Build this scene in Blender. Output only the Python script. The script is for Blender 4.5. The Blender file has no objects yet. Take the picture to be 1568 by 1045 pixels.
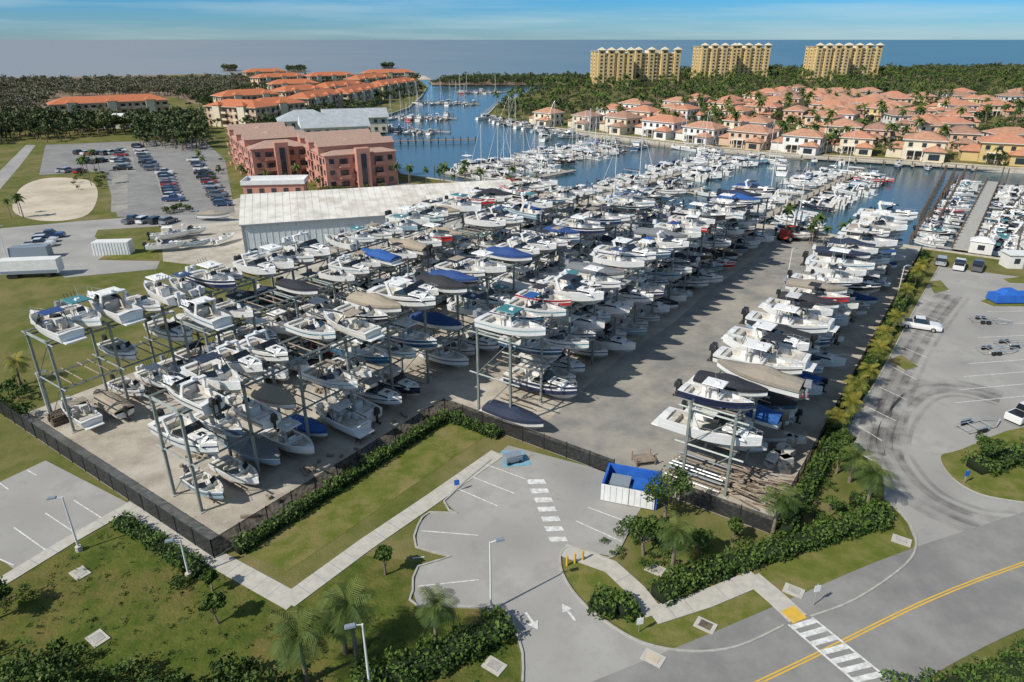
import bpy, math, random
import numpy as np
from mathutils import Vector
random.seed(7); rng=np.random.default_rng(7)
scene=bpy.context.scene
# ---------------------------------------------------------------- survey: photo measurement -> metres on the ground
H=40.0; F=1045.0; PITCH=math.radians(23.85); cp,sp=math.cos(PITCH),math.sin(PITCH)
def G(x,y,z=0.0):
    u=(x-784)/F; v=(522-y)/F
    dx,dy,dz=u,cp+v*sp,-sp+v*cp
    t=(z-H)/dz
    return Vector((dx*t,dy*t,z))
AX=Vector((.574,.819,0)); BX=Vector((.819,-.574,0)); P0=Vector((-24.5,46,0))
def S(a,b,z=0.0): return P0+AX*a+BX*b+Vector((0,0,z))
ANGB=math.atan2(-.574,.819); ANGA=math.atan2(.819,.574)
# ---------------------------------------------------------------- materials
def mat(name,c,rough=.7,c2=None,scale=1.0,detail=6,bump=0,bscale=None,metal=0,spec=.4,c3=None,scale3=.1,thr=(.4,.6),coat=0,coord='Object'):
    m=bpy.data.materials.new(name); m.use_nodes=True; nt=m.node_tree; N=nt.nodes; L=nt.links
    p=N['Principled BSDF']; p.inputs['Roughness'].default_value=rough; p.inputs['Metallic'].default_value=metal
    p.inputs['Specular IOR Level'].default_value=spec; p.inputs['Coat Weight'].default_value=coat
    p.inputs['Base Color'].default_value=(*c,1)
    tc=N.new('ShaderNodeTexCoord')
    out=None
    if c2:
        n=N.new('ShaderNodeTexNoise'); n.inputs['Scale'].default_value=scale; n.inputs['Detail'].default_value=detail; n.inputs['Roughness'].default_value=.65
        L.new(tc.outputs[coord],n.inputs['Vector'])
        r=N.new('ShaderNodeMapRange'); r.inputs[1].default_value=thr[0]; r.inputs[2].default_value=thr[1]
        L.new(n.outputs['Fac'],r.inputs[0])
        mx=N.new('ShaderNodeMix'); mx.data_type='RGBA'; mx.inputs[6].default_value=(*c,1); mx.inputs[7].default_value=(*c2,1)
        L.new(r.outputs[0],mx.inputs[0]); out=mx.outputs[2]
    if c3:
        n=N.new('ShaderNodeTexNoise'); n.inputs['Scale'].default_value=scale3; n.inputs['Detail'].default_value=8; n.inputs['Roughness'].default_value=.7
        L.new(tc.outputs[coord],n.inputs['Vector'])
        r=N.new('ShaderNodeMapRange'); r.inputs[1].default_value=.47; r.inputs[2].default_value=.66
        L.new(n.outputs['Fac'],r.inputs[0])
        mx=N.new('ShaderNodeMix'); mx.data_type='RGBA'; mx.inputs[7].default_value=(*c3,1); L.new(out,mx.inputs[6])
        L.new(r.outputs[0],mx.inputs[0]); out=mx.outputs[2]
    if out: L.new(out,p.inputs['Base Color'])
    if bump:
        n=N.new('ShaderNodeTexNoise'); n.inputs['Scale'].default_value=bscale or scale*3; n.inputs['Detail'].default_value=5
        L.new(tc.outputs[coord],n.inputs['Vector'])
        b=N.new('ShaderNodeBump'); b.inputs['Strength'].default_value=bump; b.inputs['Distance'].default_value=.1
        L.new(n.outputs['Fac'],b.inputs['Height']); L.new(b.outputs[0],p.inputs['Normal'])
    return m
def mat_objcol(name,rough=.25,coat=.3):
    m=bpy.data.materials.new(name); m.use_nodes=True; nt=m.node_tree
    p=nt.nodes['Principled BSDF']; o=nt.nodes.new('ShaderNodeObjectInfo'); nt.links.new(o.outputs['Color'],p.inputs['Base Color'])
    p.inputs['Roughness'].default_value=rough; p.inputs['Coat Weight'].default_value=coat; return m
def mat_random(name,cols,rough=.6):
    m=bpy.data.materials.new(name); m.use_nodes=True; nt=m.node_tree; p=nt.nodes['Principled BSDF']
    o=nt.nodes.new('ShaderNodeObjectInfo'); r=nt.nodes.new('ShaderNodeValToRGB'); r.color_ramp.interpolation='CONSTANT'
    e=r.color_ramp.elements
    while len(e)<len(cols): e.new(.5)
    for i,c in enumerate(cols): e[i].position=i/len(cols)
    for i,c in enumerate(cols): e[i].color=(*c,1)
    nt.links.new(o.outputs['Random'],r.inputs[0])
    n=nt.nodes.new('ShaderNodeTexNoise'); n.inputs['Scale'].default_value=2.5; n.inputs['Detail'].default_value=5
    tc=nt.nodes.new('ShaderNodeTexCoord'); nt.links.new(tc.outputs['Object'],n.inputs['Vector'])
    b=nt.nodes.new('ShaderNodeBump'); b.inputs['Strength'].default_value=.6; b.inputs['Distance'].default_value=.15
    nt.links.new(n.outputs['Fac'],b.inputs['Height']); nt.links.new(b.outputs[0],p.inputs['Normal'])
    nt.links.new(r.outputs[0],p.inputs['Base Color']); p.inputs['Roughness'].default_value=rough; return m
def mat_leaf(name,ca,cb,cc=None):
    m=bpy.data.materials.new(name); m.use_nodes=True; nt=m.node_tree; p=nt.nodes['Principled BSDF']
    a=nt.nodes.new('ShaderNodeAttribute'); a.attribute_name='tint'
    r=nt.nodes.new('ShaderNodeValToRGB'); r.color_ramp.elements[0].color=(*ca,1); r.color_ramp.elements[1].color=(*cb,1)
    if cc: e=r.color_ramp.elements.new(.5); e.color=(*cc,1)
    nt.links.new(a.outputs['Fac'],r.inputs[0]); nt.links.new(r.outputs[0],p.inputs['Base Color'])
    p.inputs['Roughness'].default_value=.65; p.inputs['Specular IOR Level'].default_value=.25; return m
M={}
M['grass']=mat('grass',(.095,.115,.025),.95,(.15,.148,.05),.25,8,.6,6,spec=.1,c3=(.22,.18,.085),scale3=.06)
M['lawn']=mat('lawn',(.105,.130,.024),.95,(.16,.165,.045),.6,8,.6,8,spec=.1,c3=(.225,.185,.08),scale3=.15)
M['wild']=mat('wild_grass',(.058,.088,.015),.95,(.11,.125,.028),.5,8,.9,4,spec=.1,c3=(.19,.14,.055),scale3=.12)
M['gravel']=mat('gravel_yard',(.44,.40,.33),.95,(.32,.285,.235),.35,10,.5,8,spec=.2,c3=(.52,.485,.42),scale3=.09)
M['concrete_dark']=mat('yard_concrete',(.21,.205,.192),.8,(.29,.275,.25),.3,10,.2,6,c3=(.40,.365,.30),scale3=.07)
M['asphalt_light']=mat('asphalt_light',(.315,.305,.285),.9,(.375,.365,.34),.4,10,.25,20,c3=(.255,.248,.235),scale3=.10)
M['asphalt']=mat('asphalt',(.225,.22,.21),.9,(.27,.265,.25),.3,10,.25,20,c3=(.185,.182,.175),scale3=.1)
M['walk']=mat('concrete_walk',(.50,.475,.42),.85,(.42,.40,.35),1.2,8,.1,10)
M['kerb']=mat('kerb_concrete',(.42,.41,.37),.85,(.33,.32,.29),1.5)
M['paint']=mat('road_paint_white',(.74,.74,.72),.6,(.50,.50,.48),2.5)
M['paint_y']=mat('road_paint_yellow',(.70,.43,.04),.6,(.58,.38,.08),2)
M['paint_b']=mat('road_paint_blue',(.12,.35,.5),.6,(.25,.4,.5),2)
M['sand']=mat('sand',(.58,.50,.39),.95,(.42,.36,.27),.1,8,.3,1)
M['steel']=mat('rack_steel',(.20,.235,.22),.45,(.28,.30,.28),1.5,metal=.2)
M['rail']=mat('stainless',(.7,.7,.7),.3,metal=.8)
M['gel']=mat('gelcoat_white',(.76,.755,.735),.25,(.70,.695,.67),1.5,coat=.3)
M['cream']=mat('vinyl_cream',(.60,.57,.51),.6,(.40,.38,.34),2)
M['glass']=mat('tinted_glass',(.015,.02,.025),.06,spec=.8)
M['black']=mat('black_plastic',(.02,.02,.022),.35)
M['bottom']=mat('bottom_paint',(.58,.585,.58),.5,(.45,.455,.455),1.2)
M['hull']=mat_objcol('hull_gelcoat')
M['stripe']=mat_random('hull_stripe',[(.76,.76,.74),(.03,.05,.14),(.76,.76,.74),(.76,.76,.74),(.02,.02,.02),(.76,.76,.74),(.76,.76,.74),(.05,.22,.32),(.76,.76,.74),(.1,.1,.11),(.76,.76,.74),(.3,.42,.46)],.3)
M['canvas']=mat_random('boat_canvas',[(.02,.022,.03),(.022,.025,.03),(.50,.49,.46),(.015,.016,.018),(.33,.28,.21),(.02,.03,.06),(.55,.55,.54),(.6,.6,.58),(.02,.09,.30),(.03,.03,.035),(.16,.17,.18),(.02,.06,.20),(.27,.235,.19)],.8)
M['ttop']=mat_random('ttop_canvas',[(.75,.75,.73),(.03,.03,.04),(.74,.74,.72),(.75,.75,.73),(.04,.07,.16),(.75,.75,.73),(.35,.37,.38),(.05,.2,.22)],.6)
M['engine']=mat_random('outboard_cowl',[(.02,.02,.022),(.03,.03,.03),(.6,.6,.6),(.02,.02,.02),(.25,.26,.28)],.3)
M['carpaint']=mat_objcol('car_paint',.3,.6)
M['rubber']=mat('rubber',(.02,.02,.02),.8)
M['wood']=mat('weathered_wood',(.30,.24,.18),.85,(.20,.165,.13),2,8)
M['deck']=mat('dock_planks',(.42,.38,.32),.85,(.32,.28,.23),1,8)
M['pile']=mat('piling',(.16,.12,.09),.9,(.09,.07,.055),2)
M['trunk']=mat('bark',(.16,.12,.085),.9,(.24,.20,.15),5,bump=.5)
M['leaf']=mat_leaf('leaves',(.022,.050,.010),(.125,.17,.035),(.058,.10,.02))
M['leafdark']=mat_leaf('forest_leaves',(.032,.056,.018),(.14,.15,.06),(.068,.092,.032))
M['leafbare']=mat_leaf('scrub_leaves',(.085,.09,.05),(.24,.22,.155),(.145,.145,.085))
M['palmleaf']=mat_leaf('palm_fronds',(.022,.050,.010),(.115,.14,.03),(.05,.088,.016))
M['palmyellow']=mat_leaf('palm_fronds_yellow',(.05,.08,.012),(.30,.25,.045),(.13,.145,.022))
M['hedge']=mat_leaf('hedge_leaves',(.022,.055,.010),(.105,.165,.03),(.048,.092,.016))
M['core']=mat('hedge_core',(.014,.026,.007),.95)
M['shed']=mat('shed_metal_wall',(.60,.645,.66),.5,(.54,.585,.61),.8)
M['shedroof']=mat('shed_metal_roof',(.76,.73,.66),.5,(.64,.61,.55),.15,c3=(.52,.47,.40),scale3=.3)
M['trim']=mat('grey_trim',(.22,.26,.30),.5)
M['pink']=mat('pink_stucco',(.55,.27,.20),.9,(.49,.235,.18),.4)
M['pinkroof']=mat('pink_shingle',(.46,.31,.245),.9,(.38,.25,.20),2)
M['terra']=mat('terracotta_tile',(.54,.18,.08),.85,(.42,.14,.065),1.5)
M['terra2']=mat('faded_tile',(.50,.27,.17),.85,(.38,.20,.13),.6)
M['terra3']=mat('salmon_tile',(.53,.24,.14),.85,(.42,.20,.13),.6)
M['terra4']=mat('brown_tile',(.38,.22,.15),.85,(.30,.17,.12),.6)
M['yellow']=mat('yellow_stucco',(.68,.50,.24),.9,(.62,.46,.22),.3)
M['cream_w']=mat('cream_stucco',(.68,.60,.44),.9,(.62,.55,.41),.3)
M['white_w']=mat('white_stucco',(.72,.70,.66),.9,(.66,.64,.6),.3)
M['peach_w']=mat('peach_stucco',(.60,.42,.29),.9,(.55,.39,.28),.3)
M['ochre_w']=mat('ochre_stucco',(.60,.45,.20),.9,(.55,.42,.19),.3)
M['greyroof']=mat('grey_metal_roof',(.42,.45,.47),.6,(.34,.37,.39),.5)
M['white']=mat('white_paint',(.76,.76,.74),.5,(.68,.68,.66),1)
M['blue']=mat('blue_paint',(.02,.11,.45),.6,(.03,.14,.5),1)
M['red']=mat('red_paint',(.5,.05,.03),.5,(.42,.06,.04),1)
M['window']=mat('window_glass',(.03,.04,.05),.1,spec=.7)
M['shade']=mat('painted_recess_shade',(.10,.085,.07),.9)  # dark colour paints the shade of balcony, porch and turret openings on flat panels
M['quay']=mat('seawall_concrete',(.50,.46,.38),.9,(.38,.34,.28),1)
M['soil']=mat('soil',(.20,.14,.09),.95,(.28,.21,.14),.8)
def mat_alpha(name,c,alpha_lo,alpha_hi,scale):
    m=mat(name,c,.9); nt=m.node_tree; p=nt.nodes['Principled BSDF']
    n=nt.nodes.new('ShaderNodeTexNoise'); n.inputs['Scale'].default_value=scale; n.inputs['Detail'].default_value=8
    tc=nt.nodes.new('ShaderNodeTexCoord'); nt.links.new(tc.outputs['Object'],n.inputs['Vector'])
    r=nt.nodes.new('ShaderNodeMapRange'); r.inputs[1].default_value=.35; r.inputs[2].default_value=.7; r.inputs[3].default_value=alpha_lo; r.inputs[4].default_value=alpha_hi
    nt.links.new(n.outputs['Fac'],r.inputs[0]); nt.links.new(r.outputs[0],p.inputs['Alpha']); return m
M['tyre']=mat_alpha('tyre_wear',(.10,.098,.095),.0,.24,.35)
M['fabric2']=mat_alpha('fence_mesh',(.012,.013,.012),.7,.95,3)
def mat_water(name,c1,c2,scale,rough,bump,bs):
    m=mat(name,c1,rough,c2,scale,4,spec=.5,thr=(.35,.65)); nt=m.node_tree; p=nt.nodes['Principled BSDF']; p.inputs['IOR'].default_value=1.33
    tc=nt.nodes.new('ShaderNodeTexCoord')
    n=nt.nodes.new('ShaderNodeTexNoise'); n.inputs['Scale'].default_value=bs; n.inputs['Detail'].default_value=4
    nt.links.new(tc.outputs['Object'],n.inputs['Vector'])
    b=nt.nodes.new('ShaderNodeBump'); b.inputs['Strength'].default_value=bump; b.inputs['Distance'].default_value=.2
    nt.links.new(n.outputs['Fac'],b.inputs['Height']); nt.links.new(b.outputs[0],p.inputs['Normal']); return m
M['water']=mat_water('basin_water',(.035,.088,.115),(.045,.10,.128),.02,.12,.35,1.2)
M['bay']=mat_water('bay_water',(.045,.135,.185),(.06,.155,.205),.004,.35,.5,.25)
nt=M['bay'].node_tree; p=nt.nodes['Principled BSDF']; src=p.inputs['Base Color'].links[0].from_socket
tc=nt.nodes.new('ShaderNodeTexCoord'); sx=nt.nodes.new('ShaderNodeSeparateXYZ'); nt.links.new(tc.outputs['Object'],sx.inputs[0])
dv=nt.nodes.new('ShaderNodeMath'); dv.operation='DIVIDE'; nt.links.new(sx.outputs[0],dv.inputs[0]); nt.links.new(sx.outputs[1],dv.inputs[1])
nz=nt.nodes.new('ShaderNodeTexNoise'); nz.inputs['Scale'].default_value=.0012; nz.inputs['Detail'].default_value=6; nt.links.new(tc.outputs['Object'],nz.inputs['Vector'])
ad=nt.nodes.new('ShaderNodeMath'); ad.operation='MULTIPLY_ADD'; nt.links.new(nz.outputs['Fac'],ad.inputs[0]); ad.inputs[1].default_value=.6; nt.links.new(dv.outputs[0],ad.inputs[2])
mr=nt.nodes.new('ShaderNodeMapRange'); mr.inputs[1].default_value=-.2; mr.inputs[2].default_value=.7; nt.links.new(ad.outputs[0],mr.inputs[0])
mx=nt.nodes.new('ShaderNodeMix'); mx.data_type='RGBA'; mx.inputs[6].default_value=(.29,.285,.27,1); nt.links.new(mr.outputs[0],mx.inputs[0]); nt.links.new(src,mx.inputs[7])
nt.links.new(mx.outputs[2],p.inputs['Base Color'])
# ---------------------------------------------------------------- mesh builder
class MB:
    def __init__(s): s.v=[];s.f=[];s.m=[];s.mats=[]
    def mi(s,k):
        if k not in s.mats: s.mats.append(k)
        return s.mats.index(k)
    def add(s,vs,fs,k):
        o=len(s.v); s.v+= [tuple(p) for p in vs]; i=s.mi(k)
        for f in fs: s.f.append([o+j for j in f]); s.m.append(i)
    def quad(s,a,b,c,d,k): s.add([a,b,c,d],[(0,1,2,3)],k)
    def box(s,c,sz,k,rot=0,tx=1,ty=1,shx=0,topk=None):
        cx,cy,cz=c; x,y,z=sz[0]/2,sz[1]/2,sz[2]; vs=[]
        cr,sr=math.cos(rot),math.sin(rot)
        for zz,fx,fy,sh in ((0,1,1,0),(z,tx,ty,shx)):
            for px,py in ((-x,-y),(x,-y),(x,y),(-x,y)):
                px=px*fx+sh; py=py*fy
                vs.append((cx+px*cr-py*sr,cy+px*sr+py*cr,cz+zz))
        s.add(vs,[(3,2,1,0),(0,1,5,4),(1,2,6,5),(2,3,7,6),(3,0,4,7)],k); s.add(vs[4:],[(0,1,2,3)],topk or k)
    def cyl(s,p,q,r0,r1=None,n=6,k='steel',cap=True):
        r1=r0 if r1 is None else r1; p=Vector(p);q=Vector(q);d=(q-p).normalized()
        u=d.cross(Vector((0,0,1)) if abs(d.z)<.9 else Vector((1,0,0))).normalized(); w=d.cross(u)
        vs=[];
        for c,r in ((p,r0),(q,r1)):
            for i in range(n):
                a=2*math.pi*i/n; vs.append(c+u*math.cos(a)*r+w*math.sin(a)*r)
        s.add(vs,[(i,(i+1)%n,n+(i+1)%n,n+i) for i in range(n)]+([tuple(range(n))[::-1],tuple(range(n,2*n))] if cap else []),k)
    def mesh(s,name):
        me=bpy.data.meshes.new(name); me.from_pydata(s.v,[],s.f); 
        for k in s.mats: me.materials.append(M[k])
        me.polygons.foreach_set('material_index',s.m); me.update(); return me
    def obj(s,name,loc=(0,0,0),rot=0):
        return place(s.mesh(name),name,loc,rot)
def place(me,name,loc=(0,0,0),rot=0,sc=1,col=None):
    o=bpy.data.objects.new(name,me); scene.collection.objects.link(o); o.location=loc; o.rotation_euler=(0,0,rot)
    o.scale=(sc,sc,sc) if not hasattr(sc,'__len__') else sc
    if col: o.color=(*col,1)
    return o
def area(p): return sum(p[i][0]*p[(i+1)%len(p)][1]-p[(i+1)%len(p)][0]*p[i][1] for i in range(len(p)))
def sheet(name,pts,z,k,px=True,thick=0,kside='kerb'):
    P=[G(*p) if px else Vector((p[0],p[1],0)) for p in pts]
    if area(P)<0: P=P[::-1]
    mb=MB(); mb.add([(p.x,p.y,z) for p in P],[tuple(range(len(P)))],k)
    if thick:
        n=len(P)
        for i in range(n):
            a,b=P[i],P[(i+1)%n]; mb.quad((a.x,a.y,z-thick),(b.x,b.y,z-thick),(b.x,b.y,z),(a.x,a.y,z),kside)
    return mb.obj(name)
def smooth(pts,n=5,closed=False):
    pts=[Vector(p) for p in pts]; out=[]; N=len(pts)
    for i in range(N if closed else N-1):
        if closed: a,b,c,d=pts[i-1],pts[i],pts[(i+1)%N],pts[(i+2)%N]
        else: a,b,c,d=pts[max(i-1,0)],pts[i],pts[i+1],pts[min(i+2,N-1)]
        for j in range(n):
            t=j/n; out.append(.5*((2*b)+(c-a)*t+(2*a-5*b+4*c-d)*t*t+(3*b-a-3*c+d)*t**3))
    if not closed: out.append(pts[-1])
    return out
def offs(P,w):
    out=[]
    for i,p in enumerate(P):
        d=(P[min(i+1,len(P)-1)]-P[max(i-1,0)]); d.z=0; d.normalize(); out.append(p+Vector((-d.y,d.x,0))*w)
    return out
def ribbon(mb,P,w,z,k,h=0):
    Lf=offs(P,w/2);R=offs(P,-w/2)
    for i in range(len(P)-1):
        a,b,c,d=R[i],R[i+1],Lf[i+1],Lf[i]
        mb.quad((a.x,a.y,z),(b.x,b.y,z),(c.x,c.y,z),(d.x,d.y,z),k)
        if h:
            mb.quad((a.x,a.y,z-h),(b.x,b.y,z-h),(b.x,b.y,z),(a.x,a.y,z),k)
            mb.quad((c.x,c.y,z-h),(d.x,d.y,z-h),(d.x,d.y,z),(c.x,c.y,z),k)
KZ=[0]
def kerb(pts,px=True,closed=False,w=.16,h=.12,sm=4):
    P=[G(*p) if px else p for p in pts]; P=smooth(P,sm,closed) if sm>1 else P
    if closed: P.append(P[0])
    KZ[0]+=1; h=h+.004*KZ[0]
    mb=MB(); ribbon(mb,P,w,h,'kerb',h+.01); mb.obj('kerb')
# ---------------------------------------------------------------- land and water
def W(*p): return [Vector((a,b,0)) for a,b in p]
west=[G(590,240),G(560,205),G(575,182),G(625,165),G(645,148),G(655,132),G(640,122),G(520,121),G(390,119),G(300,114),G(120,122),G(0,120)]
northE=[G(1568,106),G(1300,109),G(1000,112),G(905,118),G(880,127),G(835,134),G(800,145),G(762,160),G(747,176),G(790,192),G(900,206),G(1000,217),G(1100,229),G(1250,241),G(1400,250),G(1568,262)]
land=W((-6000,-400),(6000,-400),(6000,1500))+northE+W((420,210))+[S(139,160),S(139,-111)]+west+W((-2500,800),(-6000,1500))
if area(land)<0: land=land[::-1]
mb=MB(); mb.add(land,[tuple(range(len(land)))],'grass'); mb.obj('ground')
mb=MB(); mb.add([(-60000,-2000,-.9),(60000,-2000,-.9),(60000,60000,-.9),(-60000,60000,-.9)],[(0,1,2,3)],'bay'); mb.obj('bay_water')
bas=[S(130,-125),S(130,175),Vector((440,205,0)),G(1568,250),G(1250,232),G(1000,208),G(790,184),G(735,172),G(760,152),G(850,125),G(650,122),G(630,140),G(540,190)]
sheet('marina_water',[(p.x,p.y) for p in bas],-.85,'water',px=False)
def seawall(P,h=.25):
    mb=MB(); ribbon(mb,P,.7,h,'quay',2.2); mb.obj('seawall')
seawall([S(139,160),S(139,60),S(139,0),S(139,-60),S(139,-111),G(590,240)]); seawall([G(590,240),G(560,205),G(575,182),G(625,165),G(645,148),G(655,132)],.26)
seawall([G(762,160),G(747,176),G(790,192),G(900,206),G(1000,217),G(1100,229),G(1250,241),G(1400,250),G(1568,262),Vector((420,210,0))],.5)
mb=MB(); fb=[G(790,190),G(900,204),G(1000,215),G(1100,227),G(1250,239),G(1400,248),G(1568,260),Vector((410,214,0))]
fbo=offs(fb,3.5); ribbon(mb,fbo,4,.03,'sand'); mb.obj('bank_path')
sheet('sandbar',[(470,118),(560,113),(650,115),(662,121),(560,122)],-.6,'sand')
sheet('shore_mud',[(0,124),(300,118),(330,112),(0,119)],-.6,'soil')
sheet('mangrove_ground',[(662,130),(905,130),(905,119),(700,120),(655,124)],-.3,'soil')
# ---------------------------------------------------------------- paving
Z1,Z2,Z3,Z4=.02,.035,.05,.065
def Ssheet(name,pts,z,k): return sheet(name,[(S(a,b).x,S(a,b).y) for a,b in pts],z,k,px=False)
Ssheet('boatyard_gravel',[(-1,-40),(-1,0),(29,0),(29,37.3),(138.6,37.3),(138.6,-60),(100,-80),(50,-80),(48,-41)],Z1,'gravel')
Ssheet('boatyard_concrete',[(30,11),(31,19),(30,27),(42,27.4),(62,26.5),(80,27.3),(95,27),(134,27.5),(134,10),(110,10.8),(90,10.2),(70,11),(55,10)],Z2,'concrete_dark')
lot=[(778,682),(940,724),(992,762),(967,800),(940,852),(905,846),(872,838),(858,850),(862,880),(885,915),(925,950),(985,985),(1060,998),(1130,990),(1215,952),(1165,1130),(800,1130),(802,1045),(800,1000),(787,962),(770,932),(640,928),(632,905),(640,868),(690,853),(637,838),(640,805),(658,785),(700,786),(680,768),(758,700)]
sheet('entrance_driveway',lot,Z1,'asphalt_light')
road=smooth([Vector((-70,-14,0)),Vector((-28,12,0)),Vector((16.9,33.1,0)),Vector((42.8,44.6,0)),Vector((95,62,0)),Vector((220,95,0))],8)
mb=MB(); ribbon(mb,road,9.4,Z3,'asphalt'); mb.obj('road')
mb=MB(); ribbon(mb,offs(road,.11),.12,Z4,'paint_y'); ribbon(mb,offs(road,-.11),.12,Z4,'paint_y'); mb.obj('road_centre_line')
rl=[(1300,925),(1385,866),(1402,832),(1388,797),(1354,763),(1350,715),(1290,674),(1300,645),(1345,578),(1400,474),(1438,408),(1568,425),(1900,440),(1900,800),(1700,830),(1568,850)]
sheet('marina_parking_lot',rl,Z2,'asphalt_light')
sheet('parking_lot',[(-200,850),(-200,790),(0,738),(70,705),(200,772),(110,822),(22,872),(0,855),(-150,960)],Z1,'asphalt_light')
WZ=[.056]
def walk(pts,w=1.7):
    WZ[0]+=.007; z=WZ[0]
    P=[G(*p) for p in pts]; mb=MB(); ribbon(mb,P,w,z,'walk',.05)
    for i in range(len(P)-1):
        a,b=P[i],P[i+1]; L=(b-a).length; d=(b-a).normalized(); nn=Vector((-d.y,d.x,0))*w/2
        for j in range(1,int(L/1.6)):
            c=a+d*j*1.6; e=d*.02; mb.quad(*[(q.x,q.y,z+.003) for q in (c-nn-e,c-nn+e,c+nn+e,c+nn-e)],'trim')
    mb.obj('sidewalk')
walk([(192,779),(320,850),(452,923)]); walk([(440,922),(560,834),(660,766),(762,694)]); walk([(205,772),(110,826),(15,884),(-80,940)],1.3)
walk([(862,842),(935,868),(975,905),(1003,942)],1.6); walk([(998,944),(1080,918),(1160,885)],1.7); walk([(1150,884),(1190,918),(1222,948)],1.7)
mb=MB(); c=G(1215,942); mb.box((c.x,c.y,.03),(1.3,1.3,.09),'paint_y',math.radians(24)); mb.obj('tactile_paving')
kerb([(970,795),(940,852),(905,846),(872,838),(858,850),(862,880),(885,915),(925,950),(985,985),(1060,998),(1130,990),(1200,958)])
kerb([(1240,945),(1310,918),(1385,866),(1402,832),(1388,797),(1354,763)])
kerb([(800,1045),(800,1000),(787,962),(770,932),(640,928),(632,905),(640,868),(690,853),(637,838),(640,805),(658,785),(700,786),(680,768),(752,704)],sm=2)
kerb([(1290,674),(1300,645),(1345,578),(1400,474),(1438,408)])
isl=[(1440,700),(1470,690),(1568,655),(1700,660),(1700,790),(1568,770),(1500,757),(1458,732)]
Pn=smooth([G(*p) for p in isl],4,True); sheet('grass_island',[(p.x,p.y) for p in Pn],.14,'lawn',px=False,thick=.13); 
for q in ([(1358,552),(1380,545),(1405,562),(1385,568)],[(1420,432),(1440,430),(1452,444),(1430,450)],[(1500,462),(1530,452),(1568,455),(1640,462),(1640,490),(1568,470),(1520,470)],[(1535,428),(1568,424),(1600,428),(1600,436),(1545,434)]):
    sheet('grass_island',q,.14,'lawn',thick=.13)
Ssheet('lawn',[(.8,1),(27.8,1),(27.8,7),(1.5,6.3)],Z1,'lawn')
sheet('lawn',[(860,870),(880,850),(930,875),(995,945),(1155,892),(1200,952),(1120,985),(1060,993),(985,980),(925,945),(885,910)],Z1-.006,'lawn')
sheet('lawn',[(1160,885),(1215,940),(1310,912),(1380,862),(1395,832),(1380,800),(1350,770),(1200,830)],Z1-.006,'lawn')
sheet('rough_grass',[(-200,900),(20,885),(195,790),(440,930),(560,850),(640,860),(640,930),(770,935),(795,1000),(795,1130),(-300,1130)],Z1-.01,'wild')
sheet('access_road',[(-200,375),(0,350),(130,338),(345,322),(352,340),(150,352),(145,362),(170,385),(150,398),(245,400),(240,412),(100,425),(60,405),(-10,420),(-200,440)],Z1,'asphalt_light')
sheet('access_road',[(-200,300),(0,262),(40,222),(55,222),(30,255),(0,290),(-200,330)],Z1,'asphalt_light')
sheet('overflow_parking_lot',[(70,222),(310,212),(345,245),(360,325),(345,328),(180,332),(168,290),(160,262),(60,268)],Z1+.004,'asphalt')
for q in ([(172,268),(196,268),(196,325),(170,325)],[(238,268),(262,268),(285,320),(255,322)],[(180,222),(200,221),(208,262),(178,264)]): sheet('parking_stall_asphalt',q,Z2,'concrete_dark')
sheet('sandy_lot',smooth([Vector(p+(0,)) for p in [(30,290),(60,275),(100,272),(140,278),(150,300),(135,328),(95,338),(50,336),(20,322)]],4,True) and [tuple(v[:2]) for v in smooth([Vector(p+(0,)) for p in [(30,290),(60,275),(100,272),(140,278),(150,300),(135,328),(95,338),(50,336),(20,322)]],4,True)],Z2,'sand')
sheet('marina_service_yard',[(245,330),(380,300),(620,280),(830,290),(900,318),(820,360),(420,420),(250,400)],Z1-.008,'gravel')
sheet('grass_verge',[(205,378),(240,375),(243,396),(150,398),(175,385)],Z2,'lawn')
mk=MB()
def line(p,q,w=.12,k='paint',z=Z2+.012):
    ribbon(mk,[G(*p),G(*q)],w,z,k)
for p,q in [((645,813),(732,820)),((640,898),(733,888)),((697,747),(762,775)),((722,730),(788,756)),((745,712),(808,735)),((900,777),(962,800)),((882,798),(955,831)),((632,855),(650,853)),
            ((-60,810),(-20,838)),((-20,848),(22,866)),((22,808),(70,842)),((70,786),(117,817)),((113,766),(160,796)),((0,740),(14,750)),((42,720),(56,728)),
            ((1292,679),(1336,706)),((1310,650),(1350,675)),((1325,622),(1372,645)),((1345,592),(1387,612)),((1362,560),(1404,582)),((1378,530),(1420,548)),((1390,505),(1430,520)),((1402,478),(1440,492)),((1412,456),(1448,468)),((1425,436),(1455,446))]: line(p,q)
for i in range(9): line((1462+i*7,617-i*20),(1575,606-i*18.5))
for x,y in [(820,738),(825,752),(831,766),(836,780),(842,795),(847,810),(853,826)]:
    q=[G(x-14,y-3.5),G(x+13,y-4),G(x+17,y+3),G(x-10,y+4)]; mk.quad(*[(v.x,v.y,Z2+.012) for v in q[::-1]],'paint')
def arrow(x,y,ang,s=1.0):
    c=G(x,y); cr,sr=math.cos(ang),math.sin(ang)
    def T(a,b): return (c.x+(a*cr-b*sr)*s,c.y+(a*sr+b*cr)*s,Z2+.02)
    mk.add([T(-1.0,-.1),T(.1,-.1),T(.1,.1),T(-1.0,.1)],[(0,1,2,3)],'paint'); mk.add([T(.1,-.45),T(.9,0),T(.1,.45)],[(0,1,2)],'paint')
arrow(815,952,math.radians(-62)); arrow(870,937,math.radians(118)); 
A1,A2=G(1207,957),G(1318,1052); B1,B2=G(1243,946),G(1362,1042)
ribbon(mk,[A1,A2],.18,Z4+.006,'paint'); ribbon(mk,[B1,B2],.18,Z4+.006,'paint')
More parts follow.
